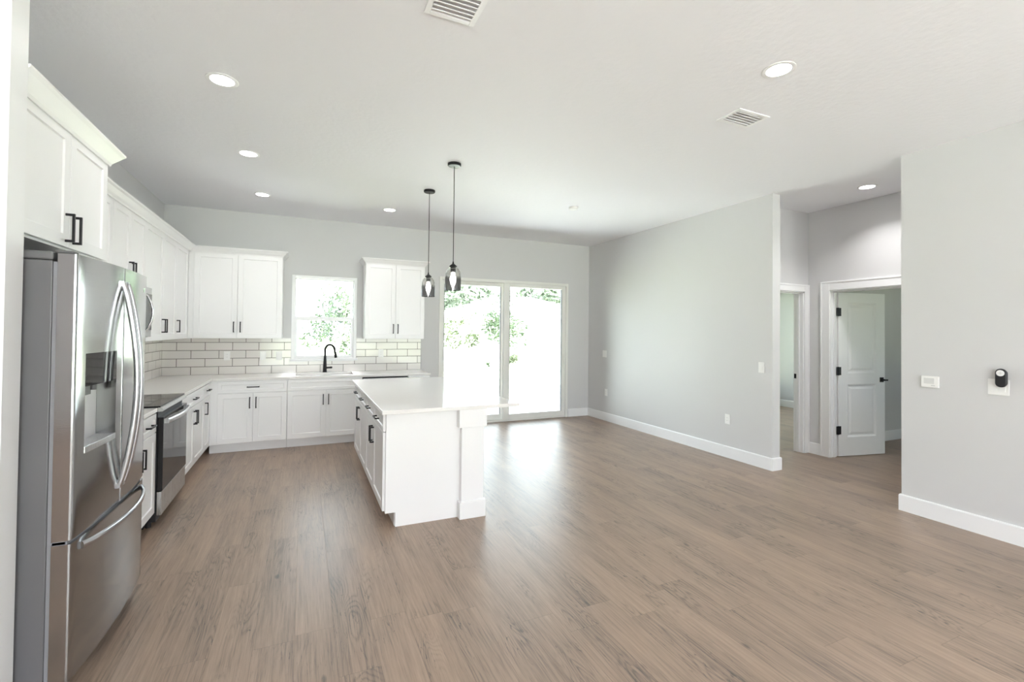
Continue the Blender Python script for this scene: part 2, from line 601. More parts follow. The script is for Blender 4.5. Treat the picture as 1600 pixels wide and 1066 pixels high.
# ------------------------------------------------------------------ room shell
struct('floor', B(-2.2, 11.4, YF - 0.2, 0.2, -0.12, 0.0), M_floor)
struct('ceiling', B(-2.2, 11.4, YF - 0.2, 0.2, H, H + 0.12), M_ceil)
SL0, SL1, SLT = 3.545, 5.88, 2.345      # sliding door opening
WX0, WX1, WZ0, WZ1 = 1.475, 2.305, 1.085, 2.235   # kitchen window
struct('wall_back', wall_mesh('Y', 0.0, 0.2, -2.2, 11.4, 0.0, H, [(SL0, SL1, 0.0, SLT), (WX0, WX1, WZ0, WZ1), (8.2, 10.5, 0.3, 2.5)]), M_wall)
struct('wall_left', B(-0.12, 0.0, -4.70, 0.0, 0, H), M_wall)
struct('wall_left_stub', B(-2.08, 0.645, -4.815, -4.70, 0, H), M_trim)
struct('wall_left_front', B(-2.2, -2.08, YF, -4.70, 0, H), M_wall)
struct('wall_right', B(W, W + TH, -3.597, 0, 0, H), M_wall)
struct('wall_right_near', B(W, W + TH, YF, -4.797, 0, H), M_wall)
struct('wall_hall_near', B(W + TH, 7.607, -4.921, -4.797, 0, H), M_wall)
HX = 7.483
DY0, DY1 = -4.305, -3.485       # door opening in hall right wall
HY = -3.2275
HB0, HB1 = 6.61, 7.40           # opening in hall back wall
struct('wall_hall_back', wall_mesh('Y', HY, HY + TH, W + TH, 11.2, 0, H, [(HB0, HB1, 0, 2.04)]), M_wall)
struct('wall_hall_right', wall_mesh('X', HX, HX + TH, -7.5, HY, 0, H, [(DY0, DY1, 0, 2.04)]), M_wall)
struct('wall_far_right', B(10.72, 10.84, -7.5, 0.0, 0, H), M_wall)
struct('wall_bedroom_front', wall_mesh('Y', -7.5, -7.38, HX + TH, 10.72, 0, H, [(8.3, 10.0, 0.75, 2.25)]), M_wall)
struct('wall_front', wall_mesh('Y', YF - 0.15, YF, -2.2, W + TH, 0, H, [(0.3, 3.0, 0.15, 2.75), (3.4, 6.1, 0.15, 2.75)]), M_wall)

BBP = [(0, 0), (0.015, 0), (0.015, 0.128), (0.011, 0.137), (0, 0.137)]
struct('baseboard_right', sweep([(SL1 + 0.01, 0), (W, 0), (W, -3.597), (W + TH, -3.597), (W + TH, HY), (6.52, HY)], BBP), M_trim)
struct('baseboard_right_near', sweep([(HX, -4.797), (W, -4.797), (W, YF)], BBP), M_trim)
struct('baseboard_hall', sweep([(7.475, HY), (HX, HY), (HX, DY1 + 0.097)], BBP), M_trim)
struct('baseboard_left_stub', sweep([(-2.08, -4.815), (0.645, -4.815), (0.645, -4.70), (0.60, -4.70)][::-1], [(-o, z) for o, z in BBP]), M_trim)
struct('baseboard_bedroom', sweep([(HX + TH, HY), (10.72, HY), (10.72, -7.38)], BBP), M_trim)
struct('baseboard_far_bedroom', sweep([(10.72, 0.0), (10.72, HY + TH)], BBP), M_trim)
struct('baseboard_back', sweep([(3.27, 0), (SL0 - 0.01, 0)], BBP), M_trim)

# hall casings ------------------------------------------------------
def casing(name, axis, c, side, u0, u1, zt, cw=0.095, t=0.018, jd=TH):
    """door casing + jamb around opening u0..u1 in a wall face at c; side = direction the face looks"""
    bm = bmesh.new()
    def add(ua, ub, ca, cb, za, zb):
        if axis == 'X': box(bm, ca, cb, ua, ub, za, zb)
        else: box(bm, ua, ub, ca, cb, za, zb)
    f = c + side * t
    add(u0 - cw, u0 + 0.0, c, f, 0, zt + cw)
    add(u1, u1 + cw, c, f, 0, zt + cw)
    add(u0, u1, c, f, zt, zt + cw)
    # raised outer band of the casing
    g = c + side * (t + 0.006)
    add(u0 - cw, u0 - cw + 0.02, f, g, 0, zt + cw)
    add(u1 + cw - 0.02, u1 + cw, f, g, 0, zt + cw)
    add(u0 - cw + 0.02, u1 + cw - 0.02, f, g, zt + cw - 0.02, zt + cw)
    return struct(name, bm, M_trim, bevel=0.003)

def jamb(name, axis, c, jd, side, u0, u1, zt, stop):
    bm = bmesh.new()
    e = c - side * jd
    def add(ua, ub, ca, cb, za, zb):
        if axis == 'X': box(bm, ca, cb, ua, ub, za, zb)
        else: box(bm, ua, ub, ca, cb, za, zb)
    add(u0, u0 + 0.018, c, e, 0, zt)
    add(u1 - 0.018, u1, c, e, 0, zt)
    add(u0, u1, c, e, zt - 0.018, zt)
    s0 = c - side * stop; s1 = s0 - side * 0.035
    add(u0 + 0.018, u0 + 0.029, s0, s1, 0, zt - 0.018)
    add(u1 - 0.029, u1 - 0.018, s0, s1, 0, zt - 0.018)
    add(u0 + 0.018, u1 - 0.018, s0, s1, zt - 0.029, zt - 0.018)
    return struct(name, bm, M_trim, bevel=0.002)

casing('trim_1', 'Y', HY, -1, HB0, HB1 - 0.018 + 0.01, 2.035, cw=0.088)
jamb('trim_2', 'Y', HY, TH, -1, HB0, HB1, 2.04, 0.045)
casing('trim_3', 'X', HX, -1, DY0 + 0.01, DY1 - 0.012, 2.035, cw=0.108)
jamb('trim_4', 'X', HX, TH, -1, DY0, DY1, 2.04, 0.05)

# strike plate on the jamb of the far opening
sp = obj('strike_plate', B(HB1 - 0.0195, HB1 - 0.017, HY + 0.082, HY + 0.116, 0.93, 0.99), M_black)
tag(sp, 'small black strike plate on the jamb of the left hallway doorway', 'strike plate')

# ------------------------------------------------------------------ open hall door (leaf swung into the dark room)
def hall_door():
    hx, hy = HX + TH + 0.010, DY1 + 0.0
    ang = math.atan2(-3.649 + 3.493 - 0.0, 8.334 - 7.626) * 0.9
    t = thing('door_1', 'white two-panel interior door swung open in the hallway', 'door', (hx, hy, 0), ang, kind='structure')
    Wd, Hd, T = 0.715, 2.015, 0.035
    # leaf with two recessed, raised-centre panels on the side facing the hall (local -y)
    bm = bmesh.new()
    us = [0.0, 0.135, Wd - 0.135, Wd]; zs = [0.008, 0.235, 0.885, 1.02, 1.895, Hd]
    front = {}
    def V(u, z, y):
        k = (round(u, 5), round(z, 5), round(y, 5))
        if k not in front: front[k] = bm.verts.new((u, y, z))
        return front[k]
    for y, sgn in ((-T, -1), (0.0, 1)):
        for i in range(3):
            for j in range(5):
                a, b, c, d = us[i], us[i+1], zs[j], zs[j+1]
                if i == 1 and j in (1, 3):
                    q = [(a, b, c, d, y)]
                    for ins, dep in ((0.022, 0.011), (0.036, 0.011), (0.060, 0.003)):
                        q.append((a + ins, b - ins, c + ins, d - ins, y - sgn * dep))
                    for m0, m1 in zip(q, q[1:]):
                        (a0, b0, c0, d0, y0), (a1, b1, c1, d1, y1) = m0, m1
                        o4 = [V(a0, c0, y0), V(b0, c0, y0), V(b0, d0, y0), V(a0, d0, y0)]
                        i4 = [V(a1, c1, y1), V(b1, c1, y1), V(b1, d1, y1), V(a1, d1, y1)]
                        for k in range(4):
                            bm.faces.new((o4[k], o4[(k+1) % 4], i4[(k+1) % 4], i4[k]))
                    bm.faces.new(i4)
                else:
                    bm.faces.new((V(a, c, y), V(b, c, y), V(b, d, y), V(a, d, y)))
    for i in range(3):
        for z in (zs[0], zs[-1]):
            bm.faces.new((V(us[i], z, -T), V(us[i+1], z, -T), V(us[i+1], z, 0), V(us[i], z, 0)))
    for j in range(5):
        for u in (0.0, Wd):
            bm.faces.new((V(u, zs[j], -T), V(u, zs[j+1], -T), V(u, zs[j+1], 0), V(u, zs[j], 0)))
    obj('leaf', bm, M_trim, t, local=True)
    for z in (0.325, 1.05, 1.775):
        h = bmesh.new()
        box(h, -0.004, 0.036, -T - 0.003, -T - 0.0002, z - 0.05, z + 0.05)
        box(h, -0.036, -0.006, -T - 0.006, -T - 0.003, z - 0.05, z + 0.05)
        lathe([(0.007, -0.052), (0.007, 0.052)], 10, h, (-0.005, -T - 0.004, z))
        obj('hinge', h, M_black, t, local=True)
    k = bmesh.new()
    for s, y in ((-1, -T), (1, 0.0)):
        box(k, Wd - 0.082, Wd - 0.026, y, y + s * 0.008, 0.905, 0.965)
        lathe([(0.011, 0), (0.011, 0.045)], 14, k, (Wd - 0.054, y if s > 0 else y - 0.045, 0.935), axis='Y')
        box(k, Wd - 0.066, Wd - 0.015 if s < 0 else Wd - 0.0, y + s * 0.043, y + s * 0.055, 0.926, 0.944)
    obj('lever_handle', k, M_black, t, local=True, bevel=0.002)
hall_door()

# ------------------------------------------------------------------ sliding glass door
def sliding_door():
    t = thing('door_2', 'white framed two-panel sliding glass patio door', 'door', (0.5 * (SL0 + SL1), 0.05, 0), kind='structure')
    bm = bmesh.new()
    y0, y1 = -0.012, 0.15
    # outer frame
    box(bm, SL0, SL0 + 0.045, y0, y1, 0, SLT); box(bm, SL1 - 0.045, SL1, y0, y1, 0, SLT)
    box(bm, SL0 + 0.045, SL1 - 0.045, y0, y1, SLT - 0.045, SLT); box(bm, SL0 + 0.045, SL1 - 0.045, y0 + 0.012, y1, 0.0, 0.03)
    obj('frame', bm, M_vinyl, t, bevel=0.003)
    def panel(x0, x1, ya, yb, sl, sr, name):
        b = bmesh.new()
        z0, z1 = 0.03, SLT - 0.045
        box(b, x0, x0 + sl, ya, yb, z0, z1); box(b, x1 - sr, x1, ya, yb, z0, z1)
        box(b, x0 + sl, x1 - sr, ya, yb, z0, z0 + 0.085); box(b, x0 + sl, x1 - sr, ya, yb, z1 - 0.06, z1)
        p = obj(name, b, M_vinyl, t, bevel=0.003)
        g = obj('glass', B(x0 + sl, x1 - sr, (ya + yb) / 2 - 0.004, (ya + yb) / 2 + 0.004, z0 + 0.085, z1 - 0.06), M_glass, p)
        gk = bmesh.new()
        ym = ya + 0.003
        a, c, d, e = x0 + sl, x1 - sr, z0 + 0.085, z1 - 0.06
        w = 0.008
        box(gk, a, a + w, ym, yb - .003, d, e); box(gk, c - w, c, ym, yb - .003, d, e)
        obj('glazing_bead', gk, M_gasket, p)
        return p
    p1 = panel(SL0 + 0.045, 4.70, 0.075, 0.115, 0.055, 0.075, 'fixed_panel')
    p2 = panel(4.655, SL1 - 0.045, 0.008, 0.06, 0.10, 0.07, 'sliding_panel')
    hb = bmesh.new()
    box(hb, SL1 - 0.10, SL1 - 0.07, -0.006, 0.008, 0.86, 1.10)
    obj('pull', hb, M_vinyl, p2, bevel=0.004)
    hb = bmesh.new()
    box(hb, SL0 + 0.055, SL0 + 0.08, 0.06, 0.075, 0.86, 1.10)
    obj('pull', hb, M_vinyl, p1, bevel=0.004)
sliding_door()

# ------------------------------------------------------------------ kitchen window
def window(name, label, x0, x1, z0, z1, split):
    t = thing(name, label, 'window', ((x0 + x1) / 2, 0.05, z0), kind='structure')
    bm = bmesh.new()
    f = 0.038
    ya, yb = -0.014, 0.12
    box(bm, x0 - 0.012, x0 + f - 0.01, ya, yb, z0, z1 + .012); box(bm, x1 - f + 0.01, x1 + 0.012, ya, yb, z0, z1 + .012)
    box(bm, x0 + f - 0.01, x1 - f + 0.01, ya, yb, z1 - f + 0.01, z1 + 0.012); box(bm, x0 + f - 0.01, x1 - f + 0.01, 0.0, yb, z0, z0 + 0.012)
    obj('window_frame', bm, M_trim, t, bevel=0.003)
    def sash(a, b, c, d, ya, yb, w, wb, wt, nm):
        s = bmesh.new()
        box(s, a, a + w, ya, yb, c, d); box(s, b - w, b, ya, yb, c, d)
        box(s, a + w, b - w, ya, yb, c, c + wb); box(s, a + w, b - w, ya, yb, d - wt, d)
        o = obj(nm, s, M_trim, t, bevel=0.002)
        obj('glass', B(a + w, b - w, (ya + yb) / 2 - 0.003, (ya + yb) / 2 + 0.003, c + wb, d - wt), M_glass, o)
        return o
    sash(x0 + 0.028, x1 - 0.028, split - 0.01, z1 - 0.028, 0.06, 0.085, 0.012, 0.045, 0.012, 'upper_sash')
    lo = sash(x0 + 0.028, x1 - 0.028, z0 + 0.012, split + 0.03, 0.02, 0.05, 0.034, 0.032, 0.052, 'lower_sash')
    obj('sash_lock', B((x0+x1)/2 - 0.2, (x0+x1)/2 - 0.12, 0.022, 0.046, split + 0.03, split + 0.042), M_plate, lo, bevel=0.003)
    sill = extrude_x([(0.02, z0 + 0.002), (-0.028, z0 + 0.002), (-0.032, z0 - 0.004), (-0.032, z0 - 0.02), (-0.016, z0 - 0.024), (-0.016, z0 - 0.034), (0.0, z0 - 0.034), (0.0, z0 - 0.001), (0.02, z0 - 0.001)], x0 - 0.03, x1 + 0.03)
    obj('window_sill', sill, M_trim, t)
window('window_1', 'white single-hung kitchen window above the sink', WX0, WX1, WZ0, WZ1, 1.64)

# plain fixed windows of rooms out of sight
def plain_window(name, x0, x1, y0, z0, z1):
    t = thing(name, None, None, ((x0 + x1) / 2, y0, z0), kind='structure')
    bm = bmesh.new()
    w = 0.05
    box(bm, x0, x0 + w, y0, y0 + 0.06, z0, z1); box(bm, x1 - w, x1, y0, y0 + 0.06, z0, z1)
    box(bm, x0 + w, x1 - w, y0, y0 + 0.06, z0, z0 + w); box(bm, x0 + w, x1 - w, y0, y0 + 0.06, z1 - w, z1)
    xm = (x0 + x1) / 2
    box(bm, xm - w / 2, xm + w / 2, y0, y0 + 0.06, z0 + w, z1 - w)
    obj('window_frame', bm, M_trim, t)
    for a, b in ((x0 + w, xm - w / 2), (xm + w / 2, x1 - w)):
        obj('glass', B(a, b, y0 + 0.025, y0 + 0.031, z0 + w, z1 - w), M_glass, t)
plain_window('window_2', 0.3, 3.0, YF - 0.1, 0.15, 2.75)  # unseen front windows, added large to brighten the room
plain_window('window_3', 3.4, 6.1, YF - 0.1, 0.15, 2.75)
plain_window('fill_window', 8.3, 10.0, -7.46, 0.75, 2.25)  # added out of view to light the open hall door
plain_window('window_4', 8.2, 10.5, 0.06, 0.3, 2.5)

# ------------------------------------------------------------------ cabinets
def shaker(w, h, t=0.02, rail=0.058, dep=0.008):
    """shaker front, local: x 0..w, front face at y=-t, z 0..h"""
    bm = bmesh.new()
    def ring(x0, x1, z0, z1, y):
        return [bm.verts.new((x0, y, z0)), bm.verts.new((x1, y, z0)), bm.verts.new((x1, y, z1)), bm.verts.new((x0, y, z1))]
    back = ring(0, w, 0, h, 0)
    e = 0.0015
    mid = ring(0, w, 0, h, -t + e)
    fo = ring(e, w - e, e, h - e, -t)
    fi = ring(rail, w - rail, rail, h - rail, -t)
    pi_ = ring(rail + 0.004, w - rail - 0.004, rail + 0.004, h - rail - 0.004, -t + dep)
    bm.faces.new(back)
    for A, C in ((back, mid), (mid, fo), (fo, fi), (fi, pi_)):
        for k in range(4):
            bm.faces.new((A[k], A[(k+1) % 4], C[(k+1) % 4], C[k]))
    bm.faces.new(pi_)
    return bm

def bar_pull(cx, cz, length, vertical, y):
    """square black bar pull; front of door at y (facing -y)"""
    bm = bmesh.new()
    s = 0.0055
    out = y - 0.034
    if vertical:
        box(bm, cx - s, cx + s, out, out + 0.009, cz - length / 2, cz + length / 2)
        for q in (-1, 1):
            z = cz + q * (length / 2 - s)
            box(bm, cx - s, cx + s, out + 0.009, y, z - s, z + s)
    else:
        box(bm, cx - length / 2, cx + length / 2, out, out + 0.009, cz - s, cz + s)
        for q in (-1, 1):
            x = cx + q * (length / 2 - s)
            box(bm, x - s, x + s, out + 0.009, y, cz - s, cz + s)
    bmesh.ops.remove_doubles(bm, verts=bm.verts, dist=1e-5)
    return bm

def cabinet(name, label, group, loc, rz, w, d, z0, z1, fronts, toe=False, crown=None, extra_side=0.0):
    """local frame: back on y=0, front toward -y, x 0..w"""
    t = thing(name, label, 'cabinet', loc, rz, group)
    if toe:
        bm = extrude_x([(-.004, z0), (-.004, z1), (-d, z1), (-d, z0 + 0.11), (-d + 0.07, z0 + 0.11), (-d + 0.07, z0)], 0.0005, w - 0.0005)
    else:
        bm = B(0.0005, w - 0.0005, -d, -.003, z0, z1)
    obj('carcass', bm, M_cab, t, local=True)
    for kind, u0, u1, a, b, hd in fronts:
        fr = shaker(u1 - u0, b - a, rail=0.058 if kind == 'door' else 0.036)
        bmesh.ops.translate(fr, verts=fr.verts, vec=(u0, -d, a))
        fo = obj(kind, fr, M_cab, t, local=True)
        if hd:
            hm = bar_pull(hd[0], hd[1], hd[2], hd[3], -d - 0.02)
            obj('handle', hm, M_black, fo, local=True)
    return t

g = 0.002
UZ0, UZ1 = 1.372, 2.438
HL = 0.135
def pair(w, z0, z1, hz, left=0.0, hoff=0.032):
    m = left + (w - left) / 2
    return [('door', left + g, m - g / 2, z0, z1, (m - hoff, hz, HL, True)),
            ('door', m + g / 2, w - g, z0, z1, (m + hoff, hz, HL, True))]
# --- upper cabinets, left wall (rz=90: local x -> +y, front -> +x)
R90 = PI / 2
cabinet('wall_cabinet', 'white wall cabinet over the refrigerator with two short shaker doors', 'white shaker wall cabinets', (0, -4.692, 0), R90, 0.975, 0.57, 1.862, 2.44,
        [('door', 0.02, 0.512, 1.872, 2.432, (0.476, 1.962, HL, True)), ('door', 0.516, 0.965, 1.872, 2.432, (0.552, 1.962, HL, True))])
cabinet('wall_cabinet', 'white wall cabinet mostly hidden behind the refrigerator, right of its cabinet', 'white shaker wall cabinets', (0, -3.70, 0), R90, 0.87, 0.33, UZ0, UZ1,
        pair(0.87, UZ0 + .003, UZ1 - .006, 1.50))
cabinet('wall_cabinet', 'short white double-door wall cabinet directly above the microwave', 'white shaker wall cabinets', (0, -2.83, 0), R90, 0.762, 0.33, 1.845, UZ1,
        pair(0.762, 1.85, UZ1 - .006, 1.95))
cabinet('wall_cabinet', 'tall white double-door wall cabinet just right of the microwave', 'white shaker wall cabinets', (0, -2.068, 0), R90, 1.09, 0.33, UZ0, UZ1,
        [('door', .002, .577, UZ0 + .003, UZ1 - .006, (.545, 1.515, HL, True)), ('door', .580, 1.088, UZ0 + .003, UZ1 - .006, (.612, 1.515, HL, True))])
cabinet('wall_cabinet', 'white wall cabinet with one door and one pull in the left back corner', 'white shaker wall cabinets', (0, -0.978, 0), R90, 0.976, 0.33, UZ0, UZ1,
        [('door', .002, .54, UZ0 + .003, UZ1 - .006, (.034, 1.515, HL, True))])
# --- upper cabinets, back wall
cabinet('wall_cabinet', 'wide white wall cabinet between the room corner and the kitchen window', 'white shaker wall cabinets', (0.332, 0, 0), 0, 1.026, 0.33, UZ0, UZ1,
        [('door', .062, .520, UZ0 + .003, UZ1 - .006, (.487, 1.515, HL, True)), ('door', .524, 1.024, UZ0 + .003, UZ1 - .006, (.560, 1.515, HL, True))])
cabinet('wall_cabinet', 'white wall cabinet between the kitchen window and the patio door', 'white shaker wall cabinets', (2.398, 0, 0), 0, 0.832, 0.33, UZ0, UZ1,
        pair(0.832, UZ0 + .003, UZ1 - .006, 1.515))
CP = [(0, 2.425), (0.006, 2.425), (0.010, 2.438), (0.022, 2.45), (0.044, 2.478), (0.056, 2.486), (0.060, 2.490), (0.060, 2.50), (0, 2.50)]
tag(obj('crown_molding', sweep([(0.352, -3.652), (0.352, -0.352), (1.3585, -0.352), (1.3585, 0)], CP), M_cab),
    'white crown molding running along the left and back corner wall cabinets', 'molding')
tag(obj('crown_molding', sweep([(2.3975, 0), (2.3975, -0.352), (3.2305, -0.352), (3.2305, 0)], CP), M_cab),
    'white crown molding on the cabinet between window and patio door', 'molding')
CPF = [(0, 2.415), (0.006, 2.415), (0.010, 2.43), (0.030, 2.455), (0.048, 2.478), (0.056, 2.486), (0.060, 2.490), (0.060, 2.50), (0, 2.50)]
tag(obj('crown_molding', sweep([(0.592, -4.70), (0.592, -3.715), (0.0, -3.715)], CPF), M_cab),
    'white crown molding along the cabinet above the refrigerator', 'molding')

# --- base cabinets
CZ = 0.868
DRZ = (0.722, 0.858)
DOZ = (0.122, 0.716)
cabinet('base_cabinet', 'narrow white base cabinet between the refrigerator and the range', 'white shaker base cabinets', (0, -3.78, 0), R90, 0.952, 0.61, 0, CZ,
        [('drawer', .57, .948, *DRZ, (.762, .79, HL, False)), ('door', .57, .948, *DOZ, (.600, .60, HL, True)),
         ('drawer', .002, .566, *DRZ, (.28, .79, HL, False)), ('door', .002, .566, *DOZ, (.53, .60, HL, True))], toe=True)
cabinet('base_cabinet', 'white double-door base cabinet directly right of the range', 'white shaker base cabinets', (0, -2.058, 0), R90, 1.06, 0.61, 0, CZ,
        [('drawer', .002, 1.058, *DRZ, (.53, .79, HL, False)), ('door', .002, .549, *DOZ, (.517, .60, HL, True)), ('door', .552, 1.058, *DOZ, (.584, .60, HL, True))], toe=True)
cabinet('base_cabinet', 'white single-door base cabinet on the left wall next to the corner', 'white shaker base cabinets', (0, -0.998, 0), R90, 0.998, 0.61, 0, CZ,
        [('drawer', .002, .345, *DRZ, (.18, .79, HL, False)), ('door', .002, .345, *DOZ, (.034, .60, HL, True))], toe=True)
cabinet('base_cabinet', 'white back-wall base cabinet with one wide drawer left of the sink', 'white shaker base cabinets', (0.612, 0, 0), 0, 0.830, 0.61, 0, CZ,
        [('drawer', .088, .828, *DRZ, (.458, .79, HL, False))] +
        [('door', .088, .456, *DOZ, (.424, .60, HL, True)), ('door', .459, .828, *DOZ, (.491, .60, HL, True))], toe=True)
cabinet('base_cabinet', 'white sink base cabinet under the black faucet', 'white shaker base cabinets', (1.444, 0, 0), 0, 0.898, 0.61, 0, CZ,
        [('drawer', .002, .896, *DRZ, None)] + pair(0.898, *DOZ, .60), toe=True)
cabinet('base_cabinet', 'narrow white base cabinet ending the counter beside the patio door', 'white shaker base cabinets', (2.952, 0, 0), 0, 0.30, 0.61, 0, CZ,
        [('drawer', .002, .298, *DRZ, (.15, .79, HL, False)), ('door', .002, .298, *DOZ, (.034, .60, HL, True))], toe=True)
# --- dishwasher
def dishwasher():
    t = thing('dishwasher', 'stainless dishwasher behind the island with only its top edge showing', 'dishwasher', (2.647, -0.3, 0))
    obj('body', B(2.346, 2.948, -0.60, -0.02, 0.02, 0.862), M_dark, t)
    obj('door', B(2.352, 2.942, -0.625, -0.602, 0.12, 0.845), M_steel2, t, bevel=0.003)
    obj('control_strip', B(2.352, 2.942, -0.622, -0.602, 0.848, 0.866), M_blackp, t)
    h = bmesh.new()
    tube([(2.40, -0.625, .78), (2.40, -0.66, .78), (2.89, -0.66, .78), (2.89, -0.625, .78)], 0.009, 10, h)
    obj('handle', h, M_chrome, t)
    obj('toe_panel', B(2.352, 2.942, -0.56, -0.54, 0.002, 0.11), M_blackp, t)
dishwasher()

# --- countertops
SX0, SX1, SY0, SY1 = 1.535, 2.245, -0.515, -0.125
def counter_L():
    bm = bmesh.new()
    z0, z1 = CZ, CZ + 0.03
    # built as one grid shell with the sink cut out
    xs = [0.0, 0.635, SX0, SX1, 3.262]
    ys = [-2.058, -0.635, SY0, SY1, 0.0]
    solid = lambda i, j: 0 <= i < 4 and 0 <= j < 4 and not (j == 0 and i > 0) and not (i == 2 and j == 2)
    c = {}
    def V(x, y, z):
        k = (x, y, z)
        if k not in c: c[k] = bm.verts.new(k)
        return c[k]
    for i in range(4):
        for j in range(4):
            if not solid(i, j): continue
            x0, x1, y0, y1 = xs[i], xs[i+1], ys[j], ys[j+1]
            for z in (z0, z1):
                bm.faces.new((V(x0, y0, z), V(x1, y0, z), V(x1, y1, z), V(x0, y1, z)))
            for di, dj, p, q in ((-1, 0, (x0, y0), (x0, y1)), (1, 0, (x1, y0), (x1, y1)), (0, -1, (x0, y0), (x1, y0)), (0, 1, (x0, y1), (x1, y1))):
                if not solid(i + di, j + dj):
                    bm.faces.new((V(*p, z0), V(*q, z0), V(*q, z1), V(*p, z1)))
    return bm
tag(obj('countertop', counter_L(), M_quartz, bevel=0.003), 'white quartz L-shaped countertop holding the sink along the back wall', 'countertop')
tag(obj('countertop', B(0.0, 0.635, -3.78, -2.828, CZ, CZ + 0.03), M_quartz, bevel=0.003), 'small white quartz countertop between the refrigerator and the range', 'countertop')

# --- sink
def sink():
    t = thing('sink', 'undermount stainless steel sink set in the white counter', 'sink', (1.89, -0.32, 0.868))
    bm = bmesh.new()
    x0, x1, y0, y1 = SX0 - 0.008, SX1 + 0.008, SY0 - 0.008, SY1 + 0.008
    def ring(ins, z):
        a, b, c, d = x0 + ins, x1 - ins, y0 + ins, y1 - ins
        r = 0.03; pts = []
        for cx, cy, s in ((b - r, d - r, 0), (a + r, d - r, 1), (a + r, c + r, 2), (b - r, c + r, 3)):
            for k in range(5):
                an = PI / 2 * (s + k / 4)
                pts.append(bm.verts.new((cx + r * math.cos(an), cy + r * math.sin(an), z)))
        return pts
    R = [ring(-0.02, CZ - 0.003), ring(0, CZ - 0.003), ring(0.004, 0.69), ring(0.03, 0.665)]
    for A, C in zip(R, R[1:]):
        n = len(A)
        for k in range(n): bm.faces.new((A[k], A[(k+1) % n], C[(k+1) % n], C[k]))
    bm.faces.new(R[-1])
    b = obj('basin', bm, M_steel2, t)
    md = b.modifiers.new('solid', 'SOLIDIFY'); md.thickness = 0.002; md.offset = -1
    obj('drain', lathe([(0.045, 0), (0.04, 0.004), (0.02, 0.002)], 24, None, (1.89, -0.30, 0.667)), M_chrome, t)
sink()

# --- faucet
def faucet():
    fx, fy = 1.897, -0.075
    zb = CZ + 0.03
    t = thing('faucet', 'matte black gooseneck pull-down faucet behind the sink', 'faucet', (fx, fy, zb))
    obj('base', lathe([(0.029, 0), (0.029, 0.006), (0.025, 0.012), (0.0235, 0.09), (0.017, 0.19), (0.0135, 0.24)], 24, None, (fx, fy, zb)), M_black, t, smooth=True)
    pts = [(fx, fy, zb + 0.235), (fx, fy, zb + 0.30)]
    R = 0.075
    dx, dy = 0.80, -0.60
    for k in range(0, 15):
        a = PI - k * (PI * 1.02) / 14
        o = R + R * math.cos(a)
        pts.append((fx + dx * o, fy + dy * o, zb + 0.31 + R * math.sin(a)))
    ex = pts[-1]
    obj('spout', tube(pts, 0.0145, 14), M_black, t, smooth=True)
    obj('spray_head', tube([ex, (ex[0] + 0.006, ex[1] - 0.004, ex[2] - 0.03), (ex[0] + 0.016, ex[1] - 0.01, ex[2] - 0.10)], [0.0125, 0.0155, 0.018], 16), M_black, t, smooth=True)
    h = bmesh.new()
    tube([(fx + 0.018, fy - 0.01, zb + 0.062), (fx + 0.068, fy - 0.03, zb + 0.066)], 0.0115, 14, h)
    tube([(fx + 0.066, fy - 0.03, zb + 0.066), (fx + 0.092, fy - 0.04, zb + 0.068)], [0.013, 0.013], 14, h)
    obj('lever', h, M_black, t, smooth=True)
faucet()

# --- backsplash
def backsplash_back():
    bm = wall_mesh('Y', -0.009, -0.0006, 0.0095, 3.262, CZ + 0.0305, 1.372,
                   [(WX0 - 0.0125, WX1 + 0.0125, WZ0 - 0.002, 1.372), (WX0 - 0.031, WX1 + 0.031, WZ0 - 0.036, WZ0 + 0.003)])
    return bm
tag(obj('tile_backsplash', backsplash_back(), M_tile_b), 'white subway tile backsplash with grey grout along the back wall', 'backsplash')
tag(obj('tile_backsplash', B(0.0006, 0.009, -3.78, -0.0006, CZ + 0.0305, 1.372), M_tile_l), 'white subway tile backsplash on the left wall behind the range', 'backsplash')
tag(obj('tile_edge_trim', B(3.262, 3.267, -0.0105, -0.0006, CZ + 0.031, 1.372), M_gasket), 'thin dark metal edge trim at the right end of the tile', 'trim')

